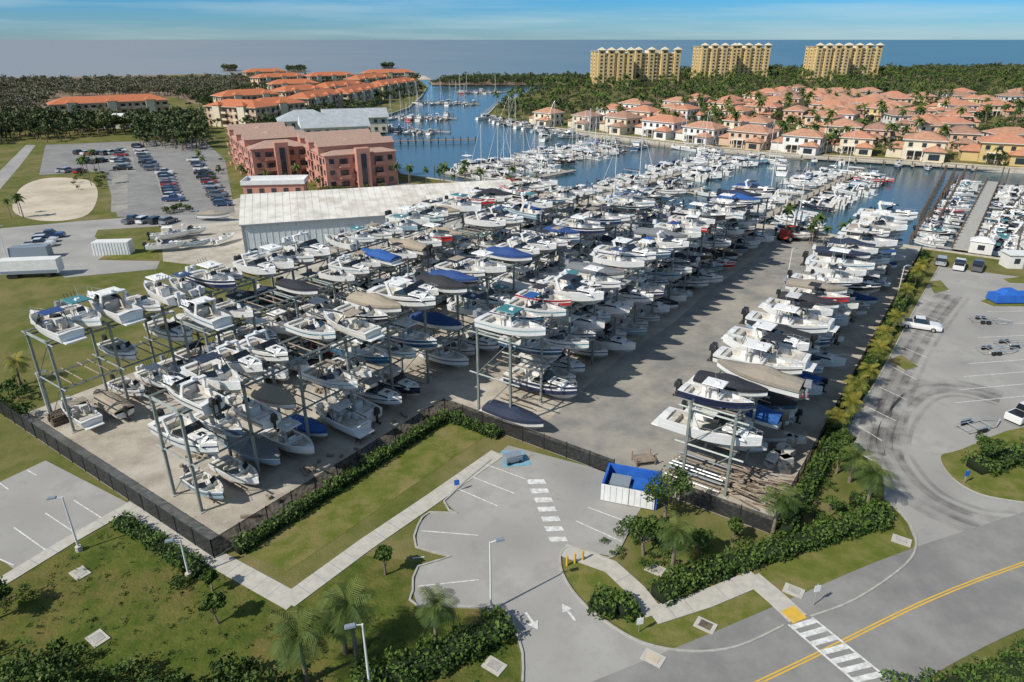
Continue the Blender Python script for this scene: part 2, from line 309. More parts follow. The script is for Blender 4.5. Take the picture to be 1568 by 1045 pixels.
for i in range(7):
    t0=(i+.1)/7; t1=(i+.62)/7; q=[A1.lerp(A2,t0),A1.lerp(A2,t1),B1.lerp(B2,t1),B1.lerp(B2,t0)]; mk.quad(*[(v.x,v.y,Z4+.010) for v in q],'paint')
for i in range(7): line((175+i*4,268+i*9),(192+i*4,268+i*9),.12)
mk.obj('road_markings')
mb=MB(); q=[G(768,690),G(800,690),G(815,712),G(770,716)]; mb.quad(*[(v.x,v.y,Z2+.004) for v in q[::-1]],'paint_b'); mb.obj('accessible_bay_marking')
mb=MB()
for pts in ([(1568,798),(1500,790),(1430,760),(1390,720),(1372,680),(1385,640),(1420,605),(1470,600),(1530,615)],[(1360,700),(1366,660),(1380,600),(1420,520),(1470,455)]):
    P=smooth([G(*p) for p in pts],6)
    for i,(w,o) in enumerate(((.9,0),(.7,1.6),(.6,3.2),(1.4,2.3),(.5,-1.2),(2.2,.8),(.25,.5),(.25,2.0))): ribbon(mb,offs(P,o),w,Z2+.004+.0015*i,'tyre')
mb.obj('tyre_marks')
for x,y,k in ((1080,958,'pile'),(757,1020,'kerb'),(123,878,'kerb'),(1380,828,'kerb'),(1215,905,'kerb'),(1000,1008,'sand'),(1003,872,'kerb'),(150,978,'kerb')):
    c=G(x,y); mb=MB(); mb.box((c.x,c.y,.01),(1.5,1.1,.09),'walk',ANGB); mb.box((c.x,c.y,.10),(.9,.7,.03),k,ANGB); mb.obj('storm_drain')
# ---------------------------------------------------------------- boats
def boat(L=7.5,B=2.5,fr=1.15,kind='cc',engines=2,top=True):
    mb=MB(); st=[0,.08,.25,.4,.55,.58,.68,.78,.87,.94,1.0]; sec=[]
    for s in st:
        x=(s-.5)*L; hb=B/2*(1-max(0,(s-.4)/.6)**2.5)*(.9+.1*min(1,s/.4)); hb=max(hb,.03)
        g=fr*(1+.38*s*s); kz=max(0,(s-.72)/.28)**2*fr*.75; cz=max(fr*.28+s**3*fr*.5,kz+.03)
        sec.append((s,x,hb,g,kz,cz))
    def ring(i,side):
        s,x,hb,g,kz,cz=sec[i]; c=hb*(.86-.1*s)
        yy=[0,c,c+(hb-c)*.5,c+(hb-c)*.68,hb]; zz=[kz,cz,cz+(g-cz)*.5,cz+(g-cz)*.68,g]
        return [(x,side*a,b) for a,b in zip(yy,zz)]
    for i in range(len(st)-1):
        for side in (1,-1):
            a,b=ring(i,side),ring(i+1,side)
            for j,k in enumerate(('bottom','hull','stripe','hull')):
                q=[a[j],b[j],b[j+1],a[j+1]]; mb.add(q if side<0 else q[::-1],[(0,1,2,3)],k)
    r=ring(0,1); l=ring(0,-1); mb.add(r+l[1:],[(0,1,2,3,4,8,7,6,5)],'hull')
    covered=kind=='cover'; cap=.17; fz=fr*.52
    def inn(i,z=None):
        s,x,hb,g,kz,cz=sec[i]; return x,max(hb-cap,.0),(g if z is None else z)
    if covered:
        prof=[]
        for i,(s,x,hb,g,kz,cz) in enumerate(sec):
            cr=.12+.75*math.exp(-((s-.45)/.2)**2)+.35*math.exp(-((s-.1)/.15)**2)
            cr*= (1 if s<.95 else .4)
            h=hb+.05; prof.append([(x,-h,g-.28),(x,-h,g+.02),(x,-h*.5,g+cr*.72),(x,0,g+cr),(x,h*.5,g+cr*.72),(x,h,g+.02),(x,h,g-.28)])
        for i in range(len(prof)-1):
            for j in range(6): mb.quad(prof[i][j],prof[i+1][j],prof[i+1][j+1],prof[i][j+1],'canvas')
        mb.add(prof[0],[tuple(range(7))],'canvas')
    else:
        openbow = kind in('bow','cc')
        for i in range(len(st)-1):
            x0,h0,g0=inn(i);x1,h1,g1=inn(i+1); H0,H1=sec[i][2],sec[i+1][2]
            for sd in (1,-1): mb.quad((x0,sd*H0,g0),(x1,sd*H1,g1),(x1,sd*h1,g1),(x0,sd*h0,g0),'gel')
            cock=(1<=i<4) or (openbow and 5<=i<8)
            if cock:
                f=fz if i<4 else fz+.15
                for sd in (1,-1): mb.quad((x0,sd*h0,g0),(x1,sd*h1,g1),(x1,sd*h1*.97,f),(x0,sd*h0*.97,f),'cream' if i%2 else 'gel')
                mb.quad((x0,-h0*.97,f),(x1,-h1*.97,f),(x1,h1*.97,f),(x0,h0*.97,f),'gel' if kind=='cc' else 'cream')
            else:
                cr=.05 if kind!='cab' else .10+.25*(.5<sec[i][0]<.85)
                mb.quad((x0,-h0,g0),(x1,-h1,g1),(x1,0,g1+cr),(x0,0,g0+cr),'gel'); mb.quad((x0,0,g0+cr),(x1,0,g1+cr),(x1,h1,g1),(x0,h0,g0),'gel')
        for i in (1,4)+((5,8) if openbow else ()):
            x,h,g=inn(i); mb.quad((x,-h,fz),(x,h,fz),(x,h,g),(x,-h,g),'gel')
    g0=sec[0][3]
    if engines:
        for e in range(engines):
            y=(e-(engines-1)/2)*.62; x=-L/2
            mb.box((x-.38,y,g0-.05),(.62,.42,.62),'engine',0,.75,.8,-.02); mb.box((x-.32,y,.05),(.24,.14,g0-.05),'engine',0,1.3,1.2)
            mb.box((x-.4,y,-.05),(.55,.1,.12),'engine'); mb.box((x-.12,y,g0-.35),(.3,.3,.3),'black')
            mb.cyl((x-.68,y-.0,0.0),(x-.72,y,0.0),.17,.17,8,'black')
    else: mb.box((-L/2-.3,0,.35),(.7,B*.75,.1),'gel',0,.98,.98)
    if kind=='cc':
        mb.box((.0,0,fz),(.95,.85,.95),'gel',0,.8,.9,-.05); mb.box((.2,0,fz+.95),(.12,.8,.45),'glass',0,.3,.85,-.12)
        mb.box((-.95,0,fz),(.55,.95,.85),'gel',0,.95,1); mb.box((-.95,0,fz+.85),(.5,.95,.14),'cream'); mb.box((.85,0,fz),(.6,.7,.45),'cream')
        mb.box((-L*.39,0,fz),(.4,B*.7,.45),'cream'); mb.box((L*.27,0,fz+.15),(.9,B*.42,.3),'cream')
        zt=fz+2.05
        if top:
            mb.box((-.3,0,zt),(2.3,1.9,.09),'ttop',0,.96,.94)
            for x,y in ((.35,.5),(.35,-.5),(-1,.5),(-1,-.5)): mb.cyl((x,y*.9,fz),(x*.9-.05,y*1.5,zt),.035,k='rail',n=5)
            mb.cyl((-.3,.3,zt+.09),(-.6,.3,zt+1.4),.02,n=4,k='rail'); mb.box((0,0,zt+.09),(.5,.5,.16),'gel',0,.7,.7)
            for y in(.5,.17,-.17,-.5): mb.cyl((-1.5,y,zt),(-1.75,y,zt+.5),.03,n=4,k='black')
    if kind=='bow':
        x=.04*L
        for sd in(1,-1):
            mb.box((x-.25,sd*B*.27,fz),(.6,B*.3,.75),'gel'); 
            mb.add([(x+.55,sd*.28,fr*1.12),(x+.1,sd*(B/2-.2),fr*1.12),(x-.15,sd*(B/2-.3),fr*1.12+.48),(x+.2,sd*.26,fr*1.12+.5)],[(0,1,2,3)],'glass')
            mb.add([(x+.1,sd*(B/2-.2),fr*1.12),(x-1.0,sd*(B/2-.16),fr*1.08),(x-.9,sd*(B/2-.2),fr*1.1+.15),(x-.15,sd*(B/2-.3),fr*1.12+.48)],[(0,1,2,3)],'glass')
            mb.box((x-1.1,sd*B*.24,fz),(.55,.5,.45),'cream'); mb.box((x-1.4,sd*B*.24,fz+.4),(.14,.5,.45),'cream')
            mb.box((L*.24,sd*B*.24,fz+.15),(1.1,.4,.3),'cream',0,1,1)
        mb.box((-L*.37,0,fz),(.55,B*.75,.45),'cream'); mb.box((-L*.43,0,fz),(.2,B*.78,.65),'cream')
        if top:
            for sd in(1,-1): mb.cyl((x+.1,sd*(B/2-.12),fr),(x-.9,sd*(B/2-.3),fr+1.3),.04,n=5,k='black'); mb.cyl((x-1.2,sd*(B/2-.12),fr),(x-.9,sd*(B/2-.3),fr+1.3),.04,n=5,k='black')
            mb.box((x-1.1,0,fr+1.3),(1.5,B*.75,.06),'canvas',0,.95,.95)
    if kind=='cab':
        x=.08*L
        mb.box((x+.14*L,0,fr*1.08),(L*.3,B*.66,.42),'gel',0,.72,.75,-.1); mb.box((x+.16*L,0,fr*1.25+.25),(.5,.5,.05),'glass')
        for sd in(1,-1): mb.box((x+.14*L,sd*B*.315,fr*1.22),(L*.22,.06,.16),'glass')
        W2=B/2-.2
        mb.add([(x+.7,-W2*.8,fr*1.2),(x+.7,W2*.8,fr*1.2),(x-.1,W2*.72,fr*1.2+.75),(x-.1,-W2*.72,fr*1.2+.75)],[(0,1,2,3)],'glass')
        for sd in(1,-1): mb.add([(x+.7,sd*W2*.8,fr*1.2),(x-1.2,sd*W2,fr*1.1),(x-1.0,sd*W2*.9,fr*1.15+.4),(x-.1,sd*W2*.72,fr*1.2+.75)],[(0,1,2,3)],'glass')
        for sd in(1,-1): mb.box((x-1.5,sd*W2,fr*1.08),(.5,.12,1.25),'gel',0,.6,1,-.5)
        mb.box((x-2.0,0,fr*1.08+1.25),(.55,W2*2+.1,.12),'gel'); mb.cyl((x-2,0,fr*1.08+1.37),(x-2,0,fr*1.08+1.6),.22,.2,8,'gel')
        if top: mb.box((x-1.2,0,fr*1.08+1.30),(1.9,W2*1.9,.05),'ttop',0,.95,.95)
        mb.box((x-1.0,.4,fz),(.55,.6,.9),'cream'); mb.box((-L*.38,0,fz),(.6,B*.7,.5),'cream')
    if kind in('cab','bow','cc'):
        i0=6 if kind!='cab' else 4; rh=.3 if kind!='cab' else .5
        for i in range(i0,len(sec)):
            for sd in(1,-1):
                s,x,hb,g,_,_=sec[i]; pt=Vector((x-.05,sd*max(hb-.1,0),g+rh*(1 if i>6 else .5)))
                mb.cyl((x-.05,sd*max(hb-.1,0),g),pt,.018,n=3,k='rail',cap=False)
                s2,x2,h2,g2,_,_=sec[i-1]; mb.cyl((x2-.05,sd*max(h2-.1,0),g2+rh*(1 if i-1>6 else .5)),pt,.02,n=3,k='rail',cap=False)
    return mb
def yacht(L=13,B=4.2,fr=1.9,fly=True):
    mb=boat(L,B,fr,'cab',0,False)
    f=fr*1.1
    mb.box((-.3,0,f),(L*.42,B*.72,1.35),'gel',0,.82,.92,-.25); mb.box((-.25,0,f+.55),(L*.40,B*.73,.45),'glass',0,.92,.97,-.1)
    mb.box((-.9,0,f+1.35),(L*.36,B*.74,.12),'gel')
    if fly:
        mb.box((-.1,0,f+1.47),(L*.12,B*.62,.55),'gel',0,.7,.9,-.15); mb.box((-1.2,0,f+1.47),(.7,B*.5,.45),'cream')
        for x in(-2.2,.2):
            for y in (-1,1): mb.cyl((x,y*1.1,f+1.47),(x-.2,y*1.1,f+2.9),.04,n=4,k='rail')
        mb.box((-1.2,0,f+2.9),(3,2.6,.1),'ttop')
        mb.cyl((-1.8,0,f+3),(-2,0,f+4.2),.05,n=4,k='gel')
    return mb
def sailboat(L=11,B=3.3):
    mb=boat(L,B,1.25,'cab2',0); f=1.3
    mb.box((.6,0,f),(L*.42,B*.5,.5),'gel',0,.85,.8); 
    for sd in(1,-1): mb.box((.6,sd*B*.235,f+.12),(L*.3,.06,.18),'glass')
    mb.cyl((.8,0,f+.4),(.8,0,15.5),.10,.07,6,'white'); mb.cyl((.8,0,f+1.5),(-L*.38,0,f+1.6),.08,.08,6,'white'); mb.cyl((.6,0,f+1.75),(-L*.36,0,f+1.75),.2,.14,6,'canvas')
    mb.cyl((L*.49,0,1.7),(.8,0,15.2),.07,.03,5,'white'); mb.cyl((-L*.48,0,1.4),(.8,0,15.4),.015,n=3,k='rail')
    for z,w in((6.5,1.0),(10.8,.8)): mb.cyl((.8,-w,z),(.8,w,z),.035,n=4,k='white')
    for sd in(1,-1): mb.cyl((.6,sd*B*.46,1.4),(.8,sd*1.0,6.5),.012,n=3,k='rail'); mb.cyl((.8,sd*1.0,6.5),(.8,0,15),.012,n=3,k='rail')
    mb.box((-L*.22,0,f+.8),(1.8,B*.6,.08),'canvas',0,.8,.8)
    return mb
BM=[('center_console_boat',boat(7.9,2.6,1.2,'cc',2).mesh('center_console_boat')),('center_console_boat',boat(7.0,2.45,1.1,'cc',1).mesh('center_console_boat')),('center_console_boat',boat(6.9,2.4,1.0,'cc',1,False).mesh('center_console_boat')),
    ('bowrider_boat',boat(6.9,2.5,1.1,'bow',1,False).mesh('bowrider_boat')),('bowrider_boat',boat(7.6,2.6,1.15,'bow',0).mesh('bowrider_boat')),
    ('cabin_boat',boat(8.4,2.75,1.35,'cab',0).mesh('cabin_boat')),('cabin_boat',boat(8.0,2.7,1.3,'cab',2,False).mesh('cabin_boat')),
    ('covered_boat',boat(7.4,2.55,1.15,'cover',1).mesh('covered_boat')),('covered_boat',boat(8.2,2.7,1.25,'cover',2).mesh('covered_boat')),('covered_boat',boat(7.0,2.45,1.1,'cover',0).mesh('covered_boat'))]
YM=[('motor_yacht',yacht(12.5,4.0,1.7).mesh('motor_yacht')),('motor_yacht',yacht(11,3.7,1.55,False).mesh('motor_yacht')),('cabin_cruiser',boat(10.5,3.4,1.6,'cab',0).mesh('cabin_cruiser')),('cabin_cruiser',boat(9,3,1.4,'cab',2,False).mesh('cabin_cruiser')),('center_console_boat',BM[0][1])]
SM=[('sailboat',sailboat().mesh('sailboat')),('sailboat',sailboat(12.5,3.6).mesh('sailboat'))]
HC=[(.76,.76,.74)]*34+[(.02,.03,.08)]*2+[(.02,.02,.025)]*3+[(.02,.022,.03),(.25,.38,.46),(.25,.38,.46),(.45,.03,.03),(.66,.65,.60),(.66,.65,.60),(.04,.10,.17),(.04,.10,.17),(.45,.58,.58)]
WTS=[5,4,3,4,4,4,4,2,2,2]
def putboat(P,rot,lib=None,wts=None,smin=.95,smax=1.15,idx=None,col=None):
    n,me=lib[idx] if idx is not None else random.choices(lib,wts)[0]
    sc=random.uniform(smin,smax)
    return place(me,n,P,rot+random.uniform(-.05,.05),(sc,min(sc,1.1),sc*random.uniform(.95,1.05)),col or random.choice(HC))
# ---------------------------------------------------------------- racks
BAY=6.3
def rack(a0,a1,b0,b1,levels,top,skip=.05,empty0=(),wts=WTS,col=None):
    mb=MB(); n=int(round((a1-a0)/BAY)); T=.24
    for i in range(n+1):
        a=a0+i*BAY
        for b in(b0,b1):
            c=S(a,b); mb.box((c.x,c.y,0),(T,T,top),'steel',ANGB); mb.box((c.x,c.y,.02),(.6,.6,.08),'kerb',ANGB)
        for z in levels[1:]+[top]:
            mb.cyl(S(a,b0-(1.2 if z!=top else 0),z-.12),S(a,b1+(1.2 if z!=top else 0),z-.12),.11,n=4)
        for z0,z1 in zip([.2]+levels[1:],levels[1:]+[top]): mb.cyl(S(a,b0,z0),S(a,b1,z1),.05,n=4)
    for b in(b0,b1):
        for z in levels[1:]+[top]: mb.cyl(S(a0-.2,b,z-.3 if z!=top else z),S(a0+n*BAY+.2,b,z-.3 if z!=top else z),.13,n=4)
    for i in range(n):
        for h in(.27,.73):
            a=a0+(i+h)*BAY
            for z in levels:
                for da in(-.55,.55):
                    p=S(a+da,(b0+b1)/2-2.6,z); q=S(a+da,(b0+b1)/2+2.6,z); mb.cyl(p,q,.09,n=4,k='wood')
    mb.obj('boat_storage_rack')
    for i in range(n):
        for h in(.25,.75):
            for li,z in enumerate(levels):
                if random.random()<skip or (i,li) in empty0: continue
                a=a0+(i+h)*BAY+random.uniform(-.15,.15); b=(b0+b1)/2+random.uniform(-.8,1.7)
                putboat(S(a,b,z+.05),ANGB+(math.pi if random.random()<.14 else 0),BM,wts,.86,1.18)
rack(2,101,-36,-31,[.5,5.6,10.8],11.0,.08,((0,1),))
rack(14.5,101,-27,-22.5,[.5,5.4,9.9],10.2,.10,((0,1),(1,2)))
rack(2,115,-11,-6.5,[.5,5.4,10.6],10.8,.05)
rack(31,126,3.5,8,[.5,5.4,10.4],10.8,.06,((0,0),(0,1)))
rack(32,124,28,32.3,[.5,4.5,8.4],8.9,.03,((0,0),),[4,3,2,4,5,5,5,4,6,4])
for i in range(12):
    for b in (-20,-14,13):
        if b==13 and i<9: continue
        putboat(S(103+i*3.0,b+random.uniform(-1,1),.45),ANGB+random.choice((0,math.pi)),BM,WTS)
for a,b in ((48,-2),(64,-1.5),(80,-2),(84,-2),(100,-1.6)): putboat(S(a,b,.45),ANGB,BM,WTS)
putboat(S(31.2,8.5,.45),ANGB,BM,idx=9,col=(.76,.76,.74))
for x,y,r in((262,368,.3),(292,362,.3),(255,385,.2),(300,380,.3),(330,338,-.2),(345,372,1.2)): 
    c=G(x,y); putboat((c.x,c.y,.5),r,BM,WTS,.85,1)
# ---------------------------------------------------------------- marina docks
def dock(p,q,w=2.2,sp=5.2,Lr=(.9,1.1),sail=.15,fill=.9,sides=(1,-1),small=False,k='deck'):
    p=G(*p,-.5); q=G(*q,-.5)
    d=(q-p); d.z=0; L=d.length; d.normalize(); nn=Vector((-d.y,d.x,0)); ang=math.atan2(d.y,d.x)
    mb=MB(); mid=(p+q)/2; mb.box((mid.x,mid.y,-.35),(L,w,.3),k,ang)
    n=int(L/sp)
    for i in range(n+1):
        c=p+d*(i*sp)
        for s in sides:
            if i%2==0: fl=3.2 if small else 7; m2=c+nn*s*(w/2+fl/2); mb.box((m2.x,m2.y,-.36),(.9,fl,.22),k,ang)
            e=c+nn*s*(w/2+(10 if not small else 8)); mb.cyl((e.x,e.y,-2),(e.x,e.y,1.6),.17,n=6,k='pile')
            e=c+nn*s*(w/2+.1); mb.cyl((e.x,e.y,-2),(e.x,e.y,1.1),.16,n=6,k='pile')
    mb.obj('dock')
    for i in range(n):
        for s in sides:
            if random.random()>fill: continue
            r=random.random()
            if r<sail: n_,me=random.choice(SM); hl=5.6
            elif small or r<sail+.3: n_,me=random.choices(BM[:7])[0]; hl=4
            else: n_,me=random.choice(YM); hl=5.8
            c=p+d*((i+.5)*sp)+nn*s*(w/2+hl+.6); sc=random.uniform(*Lr)
            rot=math.atan2(nn.y*s,nn.x*s)+(math.pi if random.random()<.6 else 0)
            place(me,n_,(c.x,c.y,-1.25 if hl>4 else -1.1),rot,(sc,sc*.95,sc),random.choice(HC))
dock((700,270),(925,229)); dock((885,312),(1132,241),sp=5); dock((1152,343),(1318,263),sp=5,sail=.1)
dock((1470,384),(1520,280),w=3,sp=3.6,small=True,sail=0,Lr=(.8,1),k='kerb'); dock((1575,395),(1640,290),sp=3.6,small=True,sail=0)
dock((775,283),(880,262),sp=5,sides=(1,)) ; dock((1010,300),(1080,290),sp=5,fill=.6,sail=0,small=True)
dock((565,198),(690,203),sp=5.5,sail=.4,fill=.75); dock((600,180),(700,182),sp=5.5,sail=.35); dock((650,158),(735,160),sp=6,sail=.35); dock((700,142),(775,141),sp=6,sail=.2)
dock((760,180),(900,210),sp=5.2,sides=(-1,),sail=.3); dock((905,212),(1130,236),sp=7,small=True,sides=(-1,),fill=.6,sail=.1); dock((1150,238),(1560,263),sp=9,small=True,sides=(-1,),fill=.7,sail=.05)
dock((845,238),(950,222),sp=5,sail=.3)
for x,y in((1300,268),(1180,250),(740,262),(765,258),(1050,230),(1075,232),(905,225),(925,236),(640,160),(815,245)):
    c=G(x,y,-.85); n_,me=random.choice(SM); place(me,n_,(c.x,c.y,-1.2),ANGB+random.choice((0,math.pi)),1,(.76,.76,.74))
for x,y in((1195,265),(975,228),(1345,355),(835,215)): 
    c=G(x,y,-.85); putboat((c.x,c.y,-1.1),1.2,YM[:3],None)
mb=MB(); a=G(566,218);b=G(728,214); m_=(a+b)/2; mb.box((m_.x,m_.y,.1),((b-a).length,2.2,.25),'wood',math.atan2((b-a).y,(b-a).x))
for i in range(15):
    for y in(-1.1,1.1):
        c=a.lerp(b,i/14); mb.cyl((c.x,c.y+y,-2),(c.x,c.y+y,1.4),.18,n=6,k='pile')
mb.obj('timber_pier')
mb=MB()
for i in range(14):
    for dx in (0,14,30):
        c=G(1405+i*3.2+dx,345-i*6,-.85); mb.cyl((c.x,c.y,-2),(c.x,c.y,2.2),.2,n=6,k='pile')
mb.obj('mooring_pilings')
# ---------------------------------------------------------------- fences
def fence(P,h=1.9,k='fabric2'):
    mb=MB()
    for i in range(len(P)-1):
        a,b=P[i],P[i+1]; L=(b-a).length; n=max(1,int(L/2.6))
        for j in range(n+1):
            c=a.lerp(b,j/n); mb.cyl((c.x,c.y,0),(c.x,c.y,h+.08),.05,n=5,k='black')
        mb.quad(a+Vector((0,0,.08)),b+Vector((0,0,.08)),b+Vector((0,0,h)),a+Vector((0,0,h)),k)
        mb.cyl(a+Vector((0,0,h)),b+Vector((0,0,h)),.035,n=4,k='black')
    mb.obj('chain_link_fence')
fence([S(-1,-60),S(-1,-33),S(-1,0),S(29,0),S(29,22)]); fence([S(29,29),S(29,37.5),S(60,37.5),S(100,37.5),S(134,37.5)])
# ---------------------------------------------------------------- foliage tools
def qmesh(name,V,Fq,mi,tint,mats):
    me=bpy.data.meshes.new(name); n=len(Fq)
    me.vertices.add(len(V)); me.vertices.foreach_set('co',V.astype(np.float32).ravel())
    me.loops.add(n*4); me.loops.foreach_set('vertex_index',Fq.astype(np.int32).ravel())
    me.polygons.add(n); me.polygons.foreach_set('loop_start',(np.arange(n)*4).astype(np.int32))
    for k in mats: me.materials.append(M[k])
    me.polygons.foreach_set('material_index',mi.astype(np.int32))
    at=me.attributes.new('tint','FLOAT','FACE'); at.data.foreach_set('value',tint.astype(np.float32))
    me.update(calc_edges=True); me.validate(); return me
def leaves(C,size,rg=rng):
    n=len(C); u=rg.normal(size=(n,3)); u/=np.linalg.norm(u,axis=1)[:,None]; w=rg.normal(size=(n,3))
    v=np.cross(u,w); v/=np.linalg.norm(v,axis=1)[:,None]
    s=size*rg.uniform(.6,1.3,size=(n,1)); a=u*s; b=v*s*.6
    V=np.stack([C-a-b*.3,C-b,C+a+b*.3,C+b],1).reshape(-1,3); return V,np.arange(n*4).reshape(-1,4)
def cylq(p,q,r0,r1,n=6):
    mb=MB(); mb.cyl(p,q,r0,r1,n,cap=False); return np.array([list(v) for v in mb.v]),np.array(mb.f)
def join(parts):
    Vs=[];Fs=[];Ms=[];Ts=[];o=0
    for V,Fq,m_,t in parts:
        Vs.append(V);Fs.append(Fq+o);o+=len(V);Ms.append(np.full(len(Fq),m_) if np.isscalar(m_) else m_);Ts.append(t)
    return np.concatenate(Vs),np.concatenate(Fs),np.concatenate(Ms),np.concatenate(Ts)
def tree(h=6,r=2.5,nl=900,ls=.28,clumps=16,th=.35,limbs=5,seed=0,zs=.75):
    rg=np.random.default_rng(seed); parts=[]; tr=max(.06,h*.028)
    top=np.array([rg.normal()*.2*min(1,h/4),rg.normal()*.2*min(1,h/4),h*th]); V,Fq=cylq((0,0,0),tuple(top),tr*1.4,tr,6); parts.append((V,Fq,0,np.zeros(len(Fq))))
    cen=np.array([0,0,h-r*zs])
    d=rg.normal(size=(clumps,3)); d/=np.linalg.norm(d,axis=1)[:,None]; d[:,2]=np.where(d[:,2]<-.45,-d[:,2]*.5,d[:,2]); rad=rg.uniform(.35,.95,size=(clumps,1))
    K=cen+d*rad*np.array([r,r,r*zs]); kr=r*rg.uniform(.22,.42,size=clumps)
    for i in range(min(limbs,clumps)):
        V,Fq=cylq(tuple(top),tuple(K[i]),tr*.7,tr*.2,5); parts.append((V,Fq,0,np.zeros(len(Fq))))
    idx=rg.integers(0,clumps,nl); dd=rg.normal(size=(nl,3)); dd/=np.linalg.norm(dd,axis=1)[:,None]
    C=K[idx]+dd*(kr[idx]*rg.uniform(.4,1.1,nl))[:,None]*np.array([1,1,.75]); V,Fq=leaves(C,ls,rg)
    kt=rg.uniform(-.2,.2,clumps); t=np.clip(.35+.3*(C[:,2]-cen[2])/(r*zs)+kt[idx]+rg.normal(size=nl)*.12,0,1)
    parts.append((V,Fq,1,t)); return join(parts)
def palm(h=5,nf=20,fl=2.1,seg=6,seed=0,detail=True):
    rg=np.random.default_rng(seed); parts=[]; lean=rg.normal(size=2)*.25
    prev=np.zeros(3)
    for i in range(3):
        t=(i+1)/3; q=np.array([lean[0]*t*t,lean[1]*t*t,h*t]); V,Fq=cylq(tuple(prev),tuple(q),.19-.03*i,.16-.03*i,7); parts.append((V,Fq,0,np.zeros(len(Fq)))); prev=q
    Vs=[];ts=[]
    for f in range(nf):
        az=f*2.39996+rg.normal()*.15; el=math.radians(75-105*(f/nf)+rg.normal()*6); L=fl*rg.uniform(.85,1.1); p=prev.copy(); d=np.array([math.cos(az)*math.cos(el),math.sin(az)*math.cos(el),math.sin(el)])
        side=np.array([-math.sin(az),math.cos(az),0]); tt=.85-.75*(f/nf)+rg.normal()*.08
        for s in range(seg):
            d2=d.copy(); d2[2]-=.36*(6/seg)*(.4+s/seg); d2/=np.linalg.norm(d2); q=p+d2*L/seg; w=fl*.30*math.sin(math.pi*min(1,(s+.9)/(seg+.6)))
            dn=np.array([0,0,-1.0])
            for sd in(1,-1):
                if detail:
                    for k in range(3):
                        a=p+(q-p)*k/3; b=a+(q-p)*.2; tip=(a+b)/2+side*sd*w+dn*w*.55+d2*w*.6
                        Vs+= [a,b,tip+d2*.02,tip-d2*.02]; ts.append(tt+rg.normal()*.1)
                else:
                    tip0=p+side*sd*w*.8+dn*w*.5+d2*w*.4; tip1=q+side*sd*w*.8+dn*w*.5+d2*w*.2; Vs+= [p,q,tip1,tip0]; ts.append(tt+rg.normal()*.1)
            p=q;d=d2
    Vs=np.array(Vs); parts.append((Vs,np.arange(len(Vs)).reshape(-1,4),1,np.clip(np.array(ts),0,1))); return join(parts)
def inside(P,poly):
    x,y=P; c=False; n=len(poly)
    for i in range(n):
        x0,y0=poly[i][0],poly[i][1]; x1,y1=poly[i-1][0],poly[i-1][1]
        if (y0>y)!=(y1>y) and x<(x1-x0)*(y-y0)/(y1-y0)+x0: c=not c
    return c
EX=[]
def scatter(name,protos,pts,mats,smin=.7,smax=1.3,seed=1):
    rg=np.random.default_rng(seed); parts=[]
    for (x,y) in pts:
        V,Fq,m_,t=protos[rg.integers(len(protos))]; s=rg.uniform(smin,smax); a=rg.uniform(0,6.28); c,s_=math.cos(a),math.sin(a)
        X=(V[:,0]*c-V[:,1]*s_)*s+x; Y=(V[:,0]*s_+V[:,1]*c)*s+y; parts.append((np.stack([X,Y,V[:,2]*s*rg.uniform(.85,1.15)],1),Fq,m_,np.clip(t+rg.normal()*.15,0,1)))
    if parts: place(qmesh(name,*join(parts),mats),name)
def sample(poly,n,px=True,excl=True):
    P=[G(*p) for p in poly] if px else poly; xs=[p[0] for p in P]; ys=[p[1] for p in P]; out=[]; tries=0
    while len(out)<n and tries<n*20:
        tries+=1; x=random.uniform(min(xs),max(xs)); y=random.uniform(min(ys),max(ys))
        if inside((x,y),P) and not(excl and any((x-a)**2+(y-b)**2<r*r for a,b,r in EX)): out.append((x,y))
    return out
def hedge(P,w=1.0,h=1.0,dens=110,k='hedge',ls=.15):
    Vc=MB(); C=[]
    for i in range(len(P)-1):
        a,b=P[i],P[i+1]; L=(b-a).length; d=(b-a).normalized(); nn=Vector((-d.y,d.x,0)); n=int(L*dens*(w+2*h)/3)
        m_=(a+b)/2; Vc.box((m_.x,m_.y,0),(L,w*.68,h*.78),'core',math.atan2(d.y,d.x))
        for _ in range(n):
            t=random.random()*L; r=random.random(); bump=1+.22*math.sin(t*1.9+i)*math.sin(t*.7+1)+random.gauss(0,.09)
            if r<w/(w+2*h): o=random.uniform(-w/2,w/2); z=h*bump
            else: o=(w/2*bump)*random.choice((-1,1)); z=random.uniform(0,h)*bump
            C.append(a+d*t+nn*o+Vector((0,0,z)))
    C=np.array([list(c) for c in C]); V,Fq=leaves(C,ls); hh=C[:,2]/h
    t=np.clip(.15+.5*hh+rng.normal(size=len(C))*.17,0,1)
    cv=np.array(Vc.v); cf=np.array([f for f in Vc.f]); o=join([(cv,cf,0,np.zeros(len(cf))),(V,Fq,1,t)])
    place(qmesh('hedge',*o,['core',k]),'hedge')
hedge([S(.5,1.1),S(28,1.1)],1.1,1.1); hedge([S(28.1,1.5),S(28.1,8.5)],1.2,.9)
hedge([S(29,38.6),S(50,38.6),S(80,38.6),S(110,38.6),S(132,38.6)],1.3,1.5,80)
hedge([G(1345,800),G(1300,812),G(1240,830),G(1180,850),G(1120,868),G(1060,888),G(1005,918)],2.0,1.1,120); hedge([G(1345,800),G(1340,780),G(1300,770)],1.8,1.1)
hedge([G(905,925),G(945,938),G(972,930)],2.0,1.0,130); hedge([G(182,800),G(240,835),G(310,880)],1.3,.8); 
hedge([G(540,1060),G(600,1045),G(660,1020),G(720,993),G(778,962)],2.4,1.3,120); hedge([G(1360,1075),G(1440,1075),G(1520,1052),G(1640,1000)],3,.8,80); hedge([G(1490,722),G(1568,700),G(1640,700)],2.6,1.2,80)
